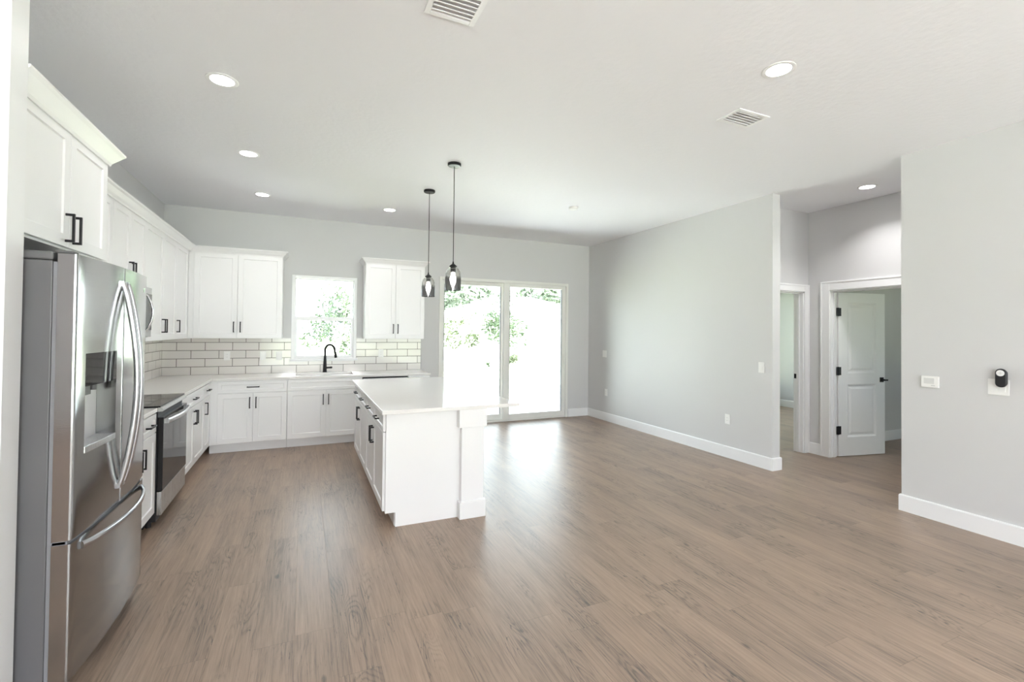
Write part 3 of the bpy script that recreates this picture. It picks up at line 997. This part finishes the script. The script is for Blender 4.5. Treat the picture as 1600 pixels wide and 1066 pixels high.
# ------------------------------------------------------------------ island
IX = 2.18       # door face
IY0, IY1 = -3.475, -1.30
def island():
    RM = -PI / 2
    # local x -> -y ; root at the back (east) side, front toward -x
    xb = 2.775
    w = (3.452 - 1.325) / 2
    for i, (lab, y) in enumerate((('far white island cabinet with two drawers and two doors', -1.325), ('near white island cabinet with two drawers and two doors', -1.325 - w))):
        m = w / 2
        fr = []
        for a, b, s in ((.002, m - .001, 1), (m + .001, w - .002, -1)):
            fr.append(('drawer', a, b, *DRZ, ((a + b) / 2, .79, HL, False)))
            hx = b - .034 if s > 0 else a + .034
            fr.append(('door', a, b, *DOZ, (hx, .60, HL, True)))
        cabinet('island_cabinet', lab, 'island cabinets', (xb, y, 0), RM, w, xb - IX - 0.02, 0, CZ, fr, toe=True)
    # end panels with toe notch
    for nm, y0, y1 in (('flat white end panel of the island, facing the living room', IY0, IY0 + 0.021), ('flat white end panel at the far end of the island', -1.323, -1.302)):
        pts = [(2.275, 0), (2.79, 0), (2.79, CZ), (2.20, CZ), (2.20, 0.11), (2.275, 0.11)]
        bm = bmesh.new()
        A = [bm.verts.new((x, y0, z)) for x, z in pts]; C = [bm.verts.new((x, y1, z)) for x, z in pts]
        bm.faces.new(A); bm.faces.new(C[::-1])
        for k in range(6): bm.faces.new((A[k], A[(k+1) % 6], C[(k+1) % 6], C[k]))
        tag(obj('end_panel', bm, M_cab), nm, 'panel')
    tag(obj('back_panel', B(2.776, 2.79, -3.453, -1.324, 0.0, CZ), M_cab), 'white back panel of the island facing the patio door side', 'panel')
    # square posts holding the overhang
    for lab, ya, yb in (('near square white post under the island overhang', -3.545, -3.335), ('far square white post under the island overhang', -1.50, -1.29)):
        x0, x1 = 2.7915, 2.985
        t = thing('island_post', lab, 'post', ((x0 + x1) / 2, (ya + yb) / 2, 0), group='island posts')
        e = 0.0155
        if ya < -3:
            # plinth and cap wrap past the end panel
            obj('plinth', prism([(2.765, ya), (x1, ya), (x1, yb), (x0, yb), (x0, IY0 - 0.001), (2.765, IY0 - 0.001)], 0, 0.135), M_cab, t, bevel=0.003)
            obj('cap', prism([(2.755, ya), (x1 + .004, ya), (x1 + .004, yb), (x0, yb), (x0, IY0 - 0.001), (2.755, IY0 - 0.001)], 0.725, CZ), M_cab, t, bevel=0.003)
            obj('shaft', prism([(2.781, ya + e), (x1 - e, ya + e), (x1 - e, yb - e), (x0, yb - e), (x0, IY0 - 0.001), (2.781, IY0 - 0.001)], 0.135, 0.725), M_cab, t, bevel=0.002)
        else:
            obj('plinth', B(x0, x1, ya, yb, 0, 0.135), M_cab, t, bevel=0.003)
            obj('cap', B(x0, x1, ya, yb, 0.725, CZ), M_cab, t, bevel=0.003)
            obj('shaft', B(x0, x1 - e, ya + e, yb - e, 0.135, 0.725), M_cab, t, bevel=0.002)
    tag(obj('island_countertop', B(2.157, 3.275, -3.552, -1.215, CZ, CZ + 0.03), M_quartz, bevel=0.003), 'white quartz island countertop overhanging on the right', 'countertop')
island()

# ------------------------------------------------------------------ refrigerator
def fridge():
    y0, y1 = -4.683, -3.79
    yc = (y0 + y1) / 2; hw = (y1 - y0) / 2
    xb, xe, bul = 0.738, 0.797, 0.024
    fx = lambda y: xe + bul * (1 - ((y - yc) / hw) ** 2)
    t = thing('refrigerator', 'stainless steel french door refrigerator with ice dispenser', 'refrigerator', (0.4, yc, 0))
    obj('cabinet_body', B(0.03, 0.722, y0 + 0.004, y1 - 0.004, 0.03, 1.755), M_grey, t, bevel=0.004)
    def plan(a, b, n=14, r=0.008, notch=None):
        pts = [(xb, a)]
        ys = [a + (b - a) * k / n for k in range(n + 1)]
        if notch:
            ys = sorted(set(ys + [notch[0], notch[1]]))
        fr = []
        for y in ys:
            x = fx(y)
            if abs(y - a) < 1e-6: fr += [(x - r, a), (x - r * 0.3, a + r * 0.3), (x, a + r)]
            elif abs(y - b) < 1e-6: fr += [(x, b - r), (x - r * 0.3, b - r * 0.3), (x - r, b)]
            elif notch and abs(y - notch[0]) < 1e-6: fr += [(x, y), (notch[2], y)]
            elif notch and abs(y - notch[1]) < 1e-6: fr += [(notch[2], y), (x, y)]
            elif notch and notch[0] < y < notch[1]: continue
            else: fr.append((x, y))
        return pts + fr + [(xb, b)]
    zt, zm = 1.783, 0.655
    ym = -4.236
    # near door, with dispenser niche
    n0, n1 = -4.605, -4.315
    bm = prism(plan(y0, ym - 0.003), zm, 0.995)
    prism(plan(y0, ym - 0.003, notch=(n0, n1, 0.745)), 0.995, 1.385, bm)
    prism(plan(y0, ym - 0.003), 1.385, zt, bm)
    bmesh.ops.remove_doubles(bm, verts=bm.verts, dist=1e-5)
    d1 = obj('door', bm, M_steel, t, smooth=True, sharp=17)
    d1['label'] = 'near door with the water and ice dispenser'
    # dispenser
    disp = bmesh.new()
    box(disp, 0.745, 0.749, n0 + .001, n1 - .001, 1.0, 1.25)
    ni = obj('dispenser_niche', disp, M_liner, d1)
    cpts = [(0.75, n0 + .001)] + [(fx(y) + 0.001, y) for y in [n0 + .001 + (n1 - n0 - .002) * k / 6 for k in range(7)]] + [(0.75, n1 - .001)]
    obj('control_panel', prism(cpts, 1.25, 1.384), M_bglass, d1)
    cpts = [(0.75, n0 + .001)] + [(fx(y) + 0.003, y) for y in [n0 + .001 + (n1 - n0 - .002) * k / 6 for k in range(7)]] + [(0.75, n1 - .001)]
    obj('drip_tray', prism(cpts, 0.975, 1.003), M_steel2, d1, bevel=0.002)
    pd = bmesh.new()
    box(pd, 0.75, 0.766, -4.49, -4.43, 1.20, 1.25)
    lathe([(0.012, 0), (0.012, 0.03)], 12, pd, (0.785, -4.46, 1.222))
    obj('dispenser_paddle', pd, M_grey, d1)
    # far door
    d2 = obj('door', prism(plan(ym + 0.003, y1), zm, zt), M_steel, t, smooth=True, sharp=17)
    d2['label'] = 'far plain door'
    bd = bmesh.new()
    zc, yb_ = 1.703, -3.872
    xk = fx(yb_) + 0.0006
    v = [bd.verts.new(p) for p in ((xk, yb_ - 0.02, zc + 0.011), (xk, yb_ + 0.02, zc + 0.011), (xk, yb_ + 0.004, zc - 0.013), (xk, yb_ - 0.006, zc - 0.013))]
    bd.faces.new(v)
    ex = bmesh.ops.extrude_face_region(bd, geom=list(bd.faces))
    bmesh.ops.translate(bd, verts=[q for q in ex['geom'] if isinstance(q, bmesh.types.BMVert)], vec=(0.0012, 0, 0))
    obj('badge', bd, M_chrome, d2)
    # bowed door handles
    for d, yy, lab in ((d1, ym - 0.03, ''), (d2, ym + 0.03, '')):
        pts = []
        zb, zh = 0.74, 1.705
        for k in range(25):
            s = k / 24
            z = zb + (zh - zb) * s
            out = 0.004 + 0.060 * math.sin(PI * s) ** 0.8
            pts.append((fx(yy) + out, yy, z))
        hb = tube(pts, 0.0125, 14, flat=(0.72, 1.0))
        for s, z in ((0, zb), (24, zh)):
            box(hb, fx(yy) - 0.006, fx(yy) + 0.010, yy - 0.010, yy + 0.010, z - 0.012, z + 0.012)
        obj('handle', hb, M_handle, d, smooth=True)
    # freezer drawer
    fd = prism(plan(y0, y1, 20), 0.10, 0.640)
    fz = obj('freezer_drawer', fd, M_steel, t, smooth=True, sharp=17)
    lip = prism([(xb, y0 + 0.002)] + [(fx(y) - 0.012, y) for y in [y0 + 0.002 + (y1 - y0 - .004) * k / 16 for k in range(17)]] + [(xb, y1 - 0.002)], 0.640, zm)
    obj('gap_seal', lip, M_gasket, t)
    pts = []
    for k in range(25):
        s = k / 24
        y = y0 + 0.07 + (y1 - y0 - 0.13) * s
        out = 0.004 + 0.050 * math.sin(PI * s) ** 0.7
        pts.append((fx(y) + out, y, 0.605 + 0.0 * s))
    fh = tube(pts, 0.0125, 14, flat=(1.25, 0.7))
    obj('handle', fh, M_handle, fz, smooth=True)
    # gasket channels between body and doors
    obj('door_gasket', B(0.723, 0.7375, y0 + 0.008, y1 - 0.008, 0.11, 1.75), M_gasket, t)
    hc = bmesh.new()
    box(hc, 0.50, 0.722, y0 + 0.004, y0 + 0.075, 1.757, 1.79)
    box(hc, 0.722, 0.782, y0 + 0.012, y0 + 0.062, 1.785, 1.797)
    obj('hinge_cover', hc, M_grey, t, bevel=0.006)
    obj('hinge', B(0.74, 0.78, y0 + .002, y0 + 0.035, 0.642, 0.652), M_chrome, t)
    kb = bmesh.new()
    box(kb, 0.60, 0.745, y0 + 0.03, y1 - 0.03, 0.02, 0.09)
    obj('kick_grille', kb, M_gasket, t)
    for yy in (y0 + 0.035, y1 - 0.035):
        obj('foot', lathe([(0.022, 0.0), (0.022, 0.03), (0.03, 0.035), (0.03, 0.095)], 16, None, (0.735, yy, 0.0)), M_gasket, t)
fridge()

# ------------------------------------------------------------------ range
def kitchen_range():
    y0, y1 = -2.824, -2.062
    t = thing('range', 'stainless electric range with black glass oven door and cooktop', 'range', (0.33, (y0 + y1) / 2, 0))
    obj('body', B(0.012, 0.635, y0, y1, 0.05, 0.893), M_blackp, t)
    ct = obj('cooktop', B(0.012, 0.652, y0 - 0.002, y1 + 0.002, 0.8995, 0.910), M_bglass, t, bevel=0.002)
    for cx, cy, r in ((0.46, y0 + 0.20, 0.11), (0.46, y1 - 0.19, 0.085), (0.20, y0 + 0.19, 0.08), (0.20, y1 - 0.2, 0.10)):
        obj('burner_ring', lathe([(r - 0.003, 0), (r, 0), (r, 0.0006), (r - 0.003, 0.0006)], 40, None, (cx, cy, 0.9101), closed=True), M_ring, ct)
    fr = extrude_y = bmesh.new()
    pr = [(0.636, 0.868), (0.664, 0.868), (0.668, 0.874), (0.664, 0.897), (0.654, 0.899), (0.636, 0.899)]
    a = [fr.verts.new((x, y0, z)) for x, z in pr]; b = [fr.verts.new((x, y1, z)) for x, z in pr]
    fr.faces.new(a); fr.faces.new(b[::-1])
    for k in range(len(pr)): fr.faces.new((a[k], b[k], b[(k+1) % len(pr)], a[(k+1) % len(pr)]))
    obj('control_panel', fr, M_steel2, t)
    d = obj('oven_door', B(0.637, 0.672, y0 + 0.002, y1 - 0.002, 0.275, 0.825), M_bglass, t, bevel=0.003)
    pts = []
    for k in range(21):
        s = k / 20
        pts.append((0.672 + 0.022 + 0.030 * math.sin(PI * s) ** 0.8, y0 + 0.025 + (y1 - y0 - 0.05) * s, 0.792))
    h = tube(pts, 0.016, 12, flat=(1.2, 0.55))
    for yy in (y0 + 0.03, y1 - 0.03):
        box(h, 0.672, 0.70, yy - 0.014, yy + 0.014, 0.777, 0.807)
    obj('handle', h, M_steel2, d, smooth=True)
    obj('storage_drawer', B(0.637, 0.668, y0 + 0.002, y1 - 0.002, 0.095, 0.268), M_steel2, t, bevel=0.004)
    for yy in (y0 + 0.05, y1 - 0.05):
        for xx in (0.07, 0.58):
            obj('foot', lathe([(0.018, 0), (0.018, 0.05)], 14, None, (xx, yy, 0)), M_blackp, t)
    obj('toe_panel', B(0.55, 0.56, y0 + 0.01, y1 - 0.01, 0.003, 0.05), M_blackp, t)
kitchen_range()

# ------------------------------------------------------------------ microwave
def microwave():
    y0, y1 = -2.826, -2.072
    t = thing('microwave', 'stainless over-the-range microwave under the short wall cabinet', 'microwave', (0.2, (y0 + y1) / 2, 1.41))
    obj('body', B(0.010, 0.375, y0, y1, 1.412, 1.842), M_grey, t)
    bm = B(0.376, 0.400, y0, y1, 1.416, 1.840)
    d = obj('door', bm, M_steel, t, bevel=0.004)
    obj('door_glass', B(0.4003, 0.403, y0 + 0.03, y1 - 0.004, 1.475, 1.785), M_bglass, d, bevel=0.001)
    pts = []
    yy = -2.235
    for k in range(21):
        s = k / 20
        pts.append((0.406 + 0.045 * math.sin(PI * s) ** 0.85, yy, 1.468 + 0.305 * s))
    obj('handle', tube(pts, 0.0105, 12, flat=(0.8, 1.0)), M_chrome, d, smooth=True)
    obj('vent_bottom', B(0.03, 0.36, y0 + 0.03, y1 - 0.03, 1.404, 1.4115), M_blackp, t)
microwave()

# ------------------------------------------------------------------ pendants
def pendant(lab, x, y):
    t = thing('pendant_light', lab, 'pendant light', (x, y, H), group='black pendant lights over the island')
    obj('canopy', lathe([(0.0, 0), (0.062, 0), (0.062, -0.018), (0.056, -0.024), (0.008, -0.026)], 32, None, (x, y, H)), M_black, t, smooth=True)
    obj('cord', tube([(x, y, H - 0.02), (x, y, 2.125)], 0.0036, 8), M_black, t)
    zt = 2.075
    obj('socket', lathe([(0.006, 0.062), (0.008, 0.044), (0.012, 0.040), (0.034, 0.022), (0.036, 0.012), (0.024, 0.010), (0.024, -0.035), (0.018, -0.037)], 28, None, (x, y, zt)), M_black, t)
    gp = [(0.030, 0.008), (0.048, -0.002), (0.063, -0.022), (0.071, -0.05), (0.074, -0.09), (0.074, -0.205)]
    prof = gp + [(r - 0.0025, z) for r, z in gp[::-1]]
    obj('shade', lathe(prof, 48, None, (x, y, zt), closed=True), M_smoke, t, smooth=True)
    obj('bulb', lathe([(0.013, -0.045), (0.015, -0.058), (0.026, -0.085), (0.030, -0.105), (0.026, -0.130), (0.014, -0.160), (0.006, -0.185), (0.002, -0.192)], 24, None, (x, y, zt)), M_bulb, t, smooth=True)
    return t
pendant('black pendant light with smoked glass shade, nearer of the two', 2.874, -2.93)
pendant('black pendant light with smoked glass shade, farther of the two', 2.868, -2.02)

# ------------------------------------------------------------------ recessed lights
def downlight(lab, x, y, power=1.1):
    t = thing('recessed_light', lab, 'ceiling light', (x, y, H), group='recessed ceiling lights')
    rp = [(0.066, -0.001), (0.066, -0.004), (0.084, -0.006), (0.090, -0.003), (0.090, -0.0003), (0.066, -0.0003)]
    obj('trim_ring', lathe(rp, 40, None, (x, y, H), closed=True), M_trim, t, smooth=True)
    obj('lens', lathe([(0.0, -0.0004), (0.0655, -0.0004), (0.0655, -0.003), (0.0, -0.0032)], 40, None, (x, y, H)), M_lens, t)
    d = bpy.data.lights.new('lamp', 'AREA')
    d.shape = 'DISK'; d.size = 0.12; d.spread = math.radians(120); d.energy = power; d.color = (1, 0.98, 0.97)
    o = bpy.data.objects.new('lamp', d)
    COL.objects.link(o)
    o.parent = t
    o.location = (0, 0, -0.008)
    return t
downlight('recessed ceiling light in front of the refrigerator, nearest the camera on the left', 1.131, -3.693)
downlight('recessed ceiling light in front of the range', 1.148, -2.376)
downlight('recessed ceiling light in the back left corner of the kitchen', 1.160, -1.017)
downlight('recessed ceiling light near the back wall behind the far pendant', 2.608, -0.983)
downlight('recessed ceiling light beside the small square ceiling vent', 4.142, -5.235)
downlight('recessed ceiling light in the hallway alcove', 6.981, -4.175, 3.4)

def fill_globe(lab, x, y, power):  # unseen globe lamps added behind the camera as fill light
    t = thing('fill_globe', lab, 'pendant light', (x, y, H), group='added fill globes')
    obj('canopy', lathe([(0.0, 0), (0.06, 0), (0.06, -0.02), (0.0, -0.022)], 24, None, (x, y, H)), M_black, t)
    obj('cord', tube([(x, y, H - 0.02), (x, y, 2.42)], 0.004, 8), M_black, t)
    obj('globe', lathe([(0.17 * math.sin(PI * k / 16), 2.25 + 0.17 * math.cos(PI * k / 16)) for k in range(17)], 32, None, (x, y, 0)), M_lens, t, smooth=True)
    d = bpy.data.lights.new('lamp', 'POINT')
    d.shadow_soft_size = 0.18; d.energy = power; d.color = (1, 0.985, 1.0)
    o = bpy.data.objects.new('lamp', d)
    COL.objects.link(o); o.parent = t
    o.location = (0, 0, 1.93 - H)
for fx_ in (1.2, 3.2):
    fill_globe('unseen white globe added behind the camera as fill light', fx_, -10.2, 62.0)

# ------------------------------------------------------------------ vents, smoke detector
def vent(lab, x0, x1, y0, y1, nslat):
    t = thing('ceiling_vent', lab, 'vent', ((x0 + x1) / 2, (y0 + y1) / 2, H), group='white ceiling vents')
    bm = bmesh.new()
    f = 0.028
    zt, zb = H - 0.0003, H - 0.008
    box(bm, x0, x0 + f, y0, y1, zb, zt); box(bm, x1 - f, x1, y0, y1, zb, zt)
    box(bm, x0 + f, x1 - f, y0, y0 + f, zb, zt); box(bm, x0 + f, x1 - f, y1 - f, y1, zb, zt)
    obj('frame', bm, M_trim, t, bevel=0.002)
    obj('backing', B(x0 + f, x1 - f, y0 + f, y1 - f, H - 0.0015, H - 0.0003), M_vent_in, t)
    for k in range(nslat):
        yc = y0 + f + (y1 - y0 - 2 * f) * (k + 0.5) / nslat
        hw = (y1 - y0 - 2 * f) / nslat * 0.5
        s = extrude_x([(yc - hw * 0.95, H - 0.010), (yc - hw * 0.95 + 0.002, H - 0.012), (yc + hw * 0.62, H - 0.0025), (yc + hw * 0.62 - 0.002, H - 0.002)], x0 + f, x1 - f)
        obj('slat', s, M_trim, t)
vent('large white ceiling vent cut off by the top of the photo', 2.128, 2.385, -5.16, -4.845, 9)
vent('small white ceiling vent between two lights on the right side', 4.328, 4.632, -4.815, -4.615, 5)
sd = obj('smoke_detector', lathe([(0.0, -0.0004), (0.055, -0.0004), (0.055, -0.018), (0.045, -0.028), (0.0, -0.030)], 32, None, (4.658, -2.135, H)), M_plate, smooth=True)
tag(sd, 'round white smoke detector on the ceiling right of the pendants', 'smoke detector')

# ------------------------------------------------------------------ wall plates
def plate(name, lab, cat, loc, face, w, h, kind, n=1, group=None):
    """face: 'x-' plate looks toward -x, 'y-' toward -y"""
    rz = {'y-': 0, 'x-': -PI / 2}[face]
    t = thing(name, lab, cat, loc, rz, group)
    obj('plate', B(-w / 2, w / 2, -0.006, -0.0003, -h / 2, h / 2), M_plate, t, local=True, bevel=0.002)
    for k in range(n):
        cx = (k - (n - 1) / 2) * 0.046
        if kind == 'switch':
            bm = extrude_x([(-0.006, -0.033), (-0.006, 0.033), (-0.0075, 0.033), (-0.0115, -0.033)], cx - 0.016, cx + 0.016)
            obj('rocker', bm, M_plate, t, local=True)
        else:
            obj('receptacle', B(cx - 0.0165, cx + 0.0165, -0.0085, -0.006, -0.033, 0.033), M_plate, t, local=True, bevel=0.001)
            sl = bmesh.new()
            for z in (-0.017, 0.017):
                for x in (-0.006, 0.006): box(sl, cx + x - 0.001, cx + x + 0.001, -0.0088, -0.0085, z - 0.004, z + 0.004)
            obj('socket_slots', sl, M_gasket, t, local=True)
    return t
plate('light_switch', 'white light switch near the outer end of the long right wall', 'light switch', (W, -3.467, 1.118), 'x-', 0.072, 0.117, 'switch')
plate('power_outlet', 'white power outlet low on the right wall near its outer end', 'power outlet', (W, -3.014, 0.462), 'x-', 0.072, 0.117, 'outlet')
plate('light_switch', 'white double light switch on the right wall near the patio door', 'light switch', (W, -0.505, 1.13), 'x-', 0.118, 0.117, 'switch', 2)
plate('power_outlet', 'white power outlet low on the right wall near the patio door', 'power outlet', (W, -0.55, 0.478), 'x-', 0.072, 0.117, 'outlet')
plate('light_switch', 'white double switch plate under the black remote holder', 'light switch', (W, -5.408, 1.120), 'x-', 0.116, 0.117, 'switch', 2)
plate('power_outlet', 'white power outlet on the back tile under the corner wall cabinet', 'power outlet', (0.709, -0.0095, 1.139), 'y-', 0.072, 0.117, 'outlet')
plate('light_switch', 'white switch on the back tile, second plate left of the window', 'light switch', (1.124, -0.0095, 1.134), 'y-', 0.072, 0.117, 'switch')
plate('light_switch', 'white switch on the back tile, directly left of the window', 'light switch', (1.317, -0.0095, 1.131), 'y-', 0.072, 0.117, 'switch')
plate('power_outlet', 'white power outlet on the back tile right of the window', 'power outlet', (2.667, -0.0095, 1.153), 'y-', 0.072, 0.117, 'outlet')

def thermostat():
    t = thing('thermostat', 'white rectangular thermostat near the edge of the right wall', 'thermostat', (W, -5.003, 1.118), -PI / 2)
    obj('housing', B(-0.057, 0.057, -0.022, -0.0003, -0.046, 0.046), M_plate, t, local=True, bevel=0.004)
    obj('screen', B(-0.038, 0.030, -0.0228, -0.0222, -0.016, 0.030), mat('lcd_screen', (0.72, 0.73, 0.72), 0.25), t, local=True)
    obj('buttons', B(0.010, 0.036, -0.0232, -0.0222, -0.032, -0.026), mat('pale_grey_button', (0.55, 0.56, 0.57), 0.4), t, local=True)
thermostat()
def remote():
    t = thing('remote_control', 'black rounded remote with white round pad in a wall cradle', 'remote control', (W, -5.432, 1.190), -PI / 2)
    def capsule(w, h, r, ya, yb, zc=0.0):
        pts = []
        for cx, cz, s in ((w/2 - r, h/2 - r, 0), (-w/2 + r, h/2 - r, 1), (-w/2 + r, -h/2 + r, 2), (w/2 - r, -h/2 + r, 3)):
            for k in range(8):
                a = PI / 2 * (s + k / 7)
                pts.append((cx + r * math.cos(a), cz + zc + r * math.sin(a)))
        bm = bmesh.new()
        A = [bm.verts.new((x, ya, z)) for x, z in pts]; C = [bm.verts.new((x, yb, z)) for x, z in pts]
        bm.faces.new(A); bm.faces.new(C[::-1])
        n = len(pts)
        for k in range(n): bm.faces.new((A[k], A[(k+1) % n], C[(k+1) % n], C[k]))
        return bm
    obj('cradle', capsule(0.060, 0.126, 0.029, -0.020, -0.0125), M_blackp, t, local=True, bevel=0.002)
    b = obj('body', capsule(0.062, 0.136, 0.030, -0.042, -0.0205, 0.0), M_blackp, t, local=True, bevel=0.006, bseg=3)
    pad = obj('button_pad', lathe([(0.0, 0), (0.0225, 0), (0.0225, -0.003), (0.0, -0.003)], 28, None, (0, -0.042, 0.036), axis='Y'), M_plate, t, local=True)
    cr = bmesh.new()
    box(cr, -0.012, 0.012, -0.0454, -0.0451, 0.0353, 0.0367); box(cr, -0.0007, 0.0007, -0.0454, -0.0451, 0.024, 0.048)
    obj('cross_mark', cr, mat('pale_grey_mark', (0.5, 0.5, 0.5), 0.5), pad, local=True)
remote()

# ------------------------------------------------------------------ outdoors
struct('ground', B(-60, 80, 0.2, 110, -0.30, -0.10), M_grass)
struct('ground_front', B(-60, 80, -70, YF - 0.2, -0.30, -0.10), M_grass)
struct('patio', B(2.2, 7.4, 0.2, 3.4, -0.10, -0.03), M_concrete)
struct('bounce_pavement', B(-3.0, 9.0, -17.0, YF - 0.2, -0.10, -0.06), M_concrete)  # unseen concrete slab added to bounce sunlight indoors

def house():
    t = thing('neighbour_house', 'pale one-storey house with hipped roof beyond the back lawn', 'house', (14.5, 20, -0.1))
    x0, x1, y0, y1 = 9.0, 20.5, 18.0, 27.0
    obj('walls', B(x0, x1, y0, y1, -0.1, 2.3), M_siding, t)
    bm = bmesh.new()
    o = 0.45
    e = [bm.verts.new(p) for p in ((x0 - o, y0 - o, 2.25), (x1 + o, y0 - o, 2.25), (x1 + o, y1 + o, 2.25), (x0 - o, y1 + o, 2.25))]
    r = [bm.verts.new(p) for p in ((13.4, 22.5, 3.82), (16.4, 22.5, 3.95))]
    bm.faces.new((e[0], e[1], r[1], r[0])); bm.faces.new((e[1], e[2], r[1])); bm.faces.new((e[2], e[3], r[0], r[1])); bm.faces.new((e[3], e[0], r[0])); bm.faces.new(e[::-1])
    obj('roof', bm, M_roof, t)
    for a, b in ((14.05, 14.75), (15.2, 16.0)):
        obj('roof_vent', B(a, b, 22.0, 22.25, 3.72, 3.88), M_gasket, t)
    for a, b, c, d in ((15.75, 16.35, 0.9, 2.0), (11.2, 12.4, 0.9, 1.9)):
        w = obj('window', B(a - 0.06, b + 0.06, y0 - 0.03, y0, c - 0.06, d + 0.06), M_trim, t)
        obj('pane', B(a, b, y0 - 0.035, y0 - 0.03, c, d), M_roof, w)
house()

def foliage(c, rad, n, size, seed, squash=0.8, hollow=0.35):
    rnd = random.Random(seed)
    bm = bmesh.new()
    blobs = [(Vector((rnd.uniform(-1, 1) * rad[0] * .6, rnd.uniform(-1, 1) * rad[1] * .6, rnd.uniform(-1, 1) * rad[2] * .6)), rnd.uniform(0.3, 0.6)) for _ in range(9)]
    for _ in range(n):
        b, br = rnd.choice(blobs)
        d = Vector((rnd.gauss(0, 1), rnd.gauss(0, 1), rnd.gauss(0, 1))).normalized() * (rnd.uniform(hollow, 1) ** 0.5)
        p = Vector(c) + b + Vector((d.x * rad[0] * br, d.y * rad[1] * br, d.z * rad[2] * br))
        s = size * rnd.uniform(0.6, 1.3)
        a = Vector((rnd.gauss(0, 1), rnd.gauss(0, 1), rnd.gauss(0, 1))).normalized()
        q = a.orthogonal().normalized()
        w = a.cross(q)
        vs = [bm.verts.new(p + a * s), bm.verts.new(p + q * s * .38 + w * s * .12), bm.verts.new(p - a * s), bm.verts.new(p - q * s * .38 + w * s * .12)]
        bm.faces.new((vs[0], vs[1], vs[2])); bm.faces.new((vs[0], vs[2], vs[3]))
    return bm

def tree(name, lab, cat, x, y, zg, ztop, r, n, size, m, seed, group=None, stems=3, hollow=0.35):
    rnd = random.Random(seed + 50)
    t = thing(name, lab, cat, (x, y, zg), group=group)
    h = ztop - zg
    cz = zg + h * 0.62
    obj('foliage', foliage((x, y, cz), (r, r, h * 0.40), n, size, seed, hollow=hollow), m, t)
    tr = bmesh.new()
    for k in range(stems):
        a = rnd.uniform(0, 6.28)
        ex, ey = math.cos(a) * r * 0.5, math.sin(a) * r * 0.5
        tube([(x + 0.03 * math.cos(a), y + 0.03 * math.sin(a), zg), (x + ex * .25, y + ey * .25, zg + h * .35), (x + ex, y + ey, zg + h * .8)], [0.045 * h / 3, 0.03 * h / 3, 0.01], 7, tr)
    obj('trunk', tr, M_bark, t)
G = 'dense trees behind the neighbouring house'
for i, (x, y, zt, r) in enumerate([(9.3, 31, 6.6, 2.2), (14.0, 31, 5.9, 2.1), (18.7, 31.5, 5.2, 2.1), (23.4, 31.5, 5.8, 2.2), (28.2, 31.5, 5.8, 2.2), (8.4, 37, 6.6, 2.2), (13.2, 37, 7.0, 2.2), (18, 37.5, 6.3, 2.2), (23, 37.5, 6.2, 2.2), (28, 37.5, 7.0, 2.3), (33, 37, 6.6, 2.3)]):
    tree('dense_tree', 'dense dark green tree standing behind the neighbouring house', 'tree', x, y, -0.1, zt, r, 8000, 0.42, M_leaf2, 11 + i, G, hollow=0.0)
tree('garden_tree', 'thin leafy young tree on the lawn seen through the patio door', 'tree', 10.55, 13.2, -0.1, 3.1, 1.5, 1000, 0.13, M_leaf, 31)
tree('garden_tree', 'sparse pale young tree on the lawn seen through the fixed door pane', 'tree', 8.1, 13.6, -0.1, 2.7, 1.1, 520, 0.12, M_leaf3, 32)
tree('garden_tree', 'thin leafy tree close behind the kitchen window', 'tree', 2.35, 6.0, -0.1, 2.7, 0.95, 1000, 0.085, M_leaf, 33)
sh = obj('shrub', foliage((11.2, 14.2, 0.15), (0.4, 0.4, 0.3), 220, 0.09, 41), M_leaf3)
tag(sh, 'low yellow-green shrub at the foot of the lawn tree', 'shrub')
sh = obj('shrub', foliage((9.2, 12.4, 0.0), (0.16, 0.16, 0.16), 60, 0.06, 42), M_leaf)
tag(sh, 'tiny plant alone on the lawn, seen through the fixed pane', 'shrub')
for i, x in enumerate((-6, 0, 6, 12)):  # unseen trees added beyond the front windows
    tree('front_tree', 'unseen leafy green tree added on the front lawn behind the camera', 'tree', x, -23, -0.1, 5.5, 2.3, 3000, 0.16, M_leaf, 61 + i, 'added front lawn trees', hollow=0.0)
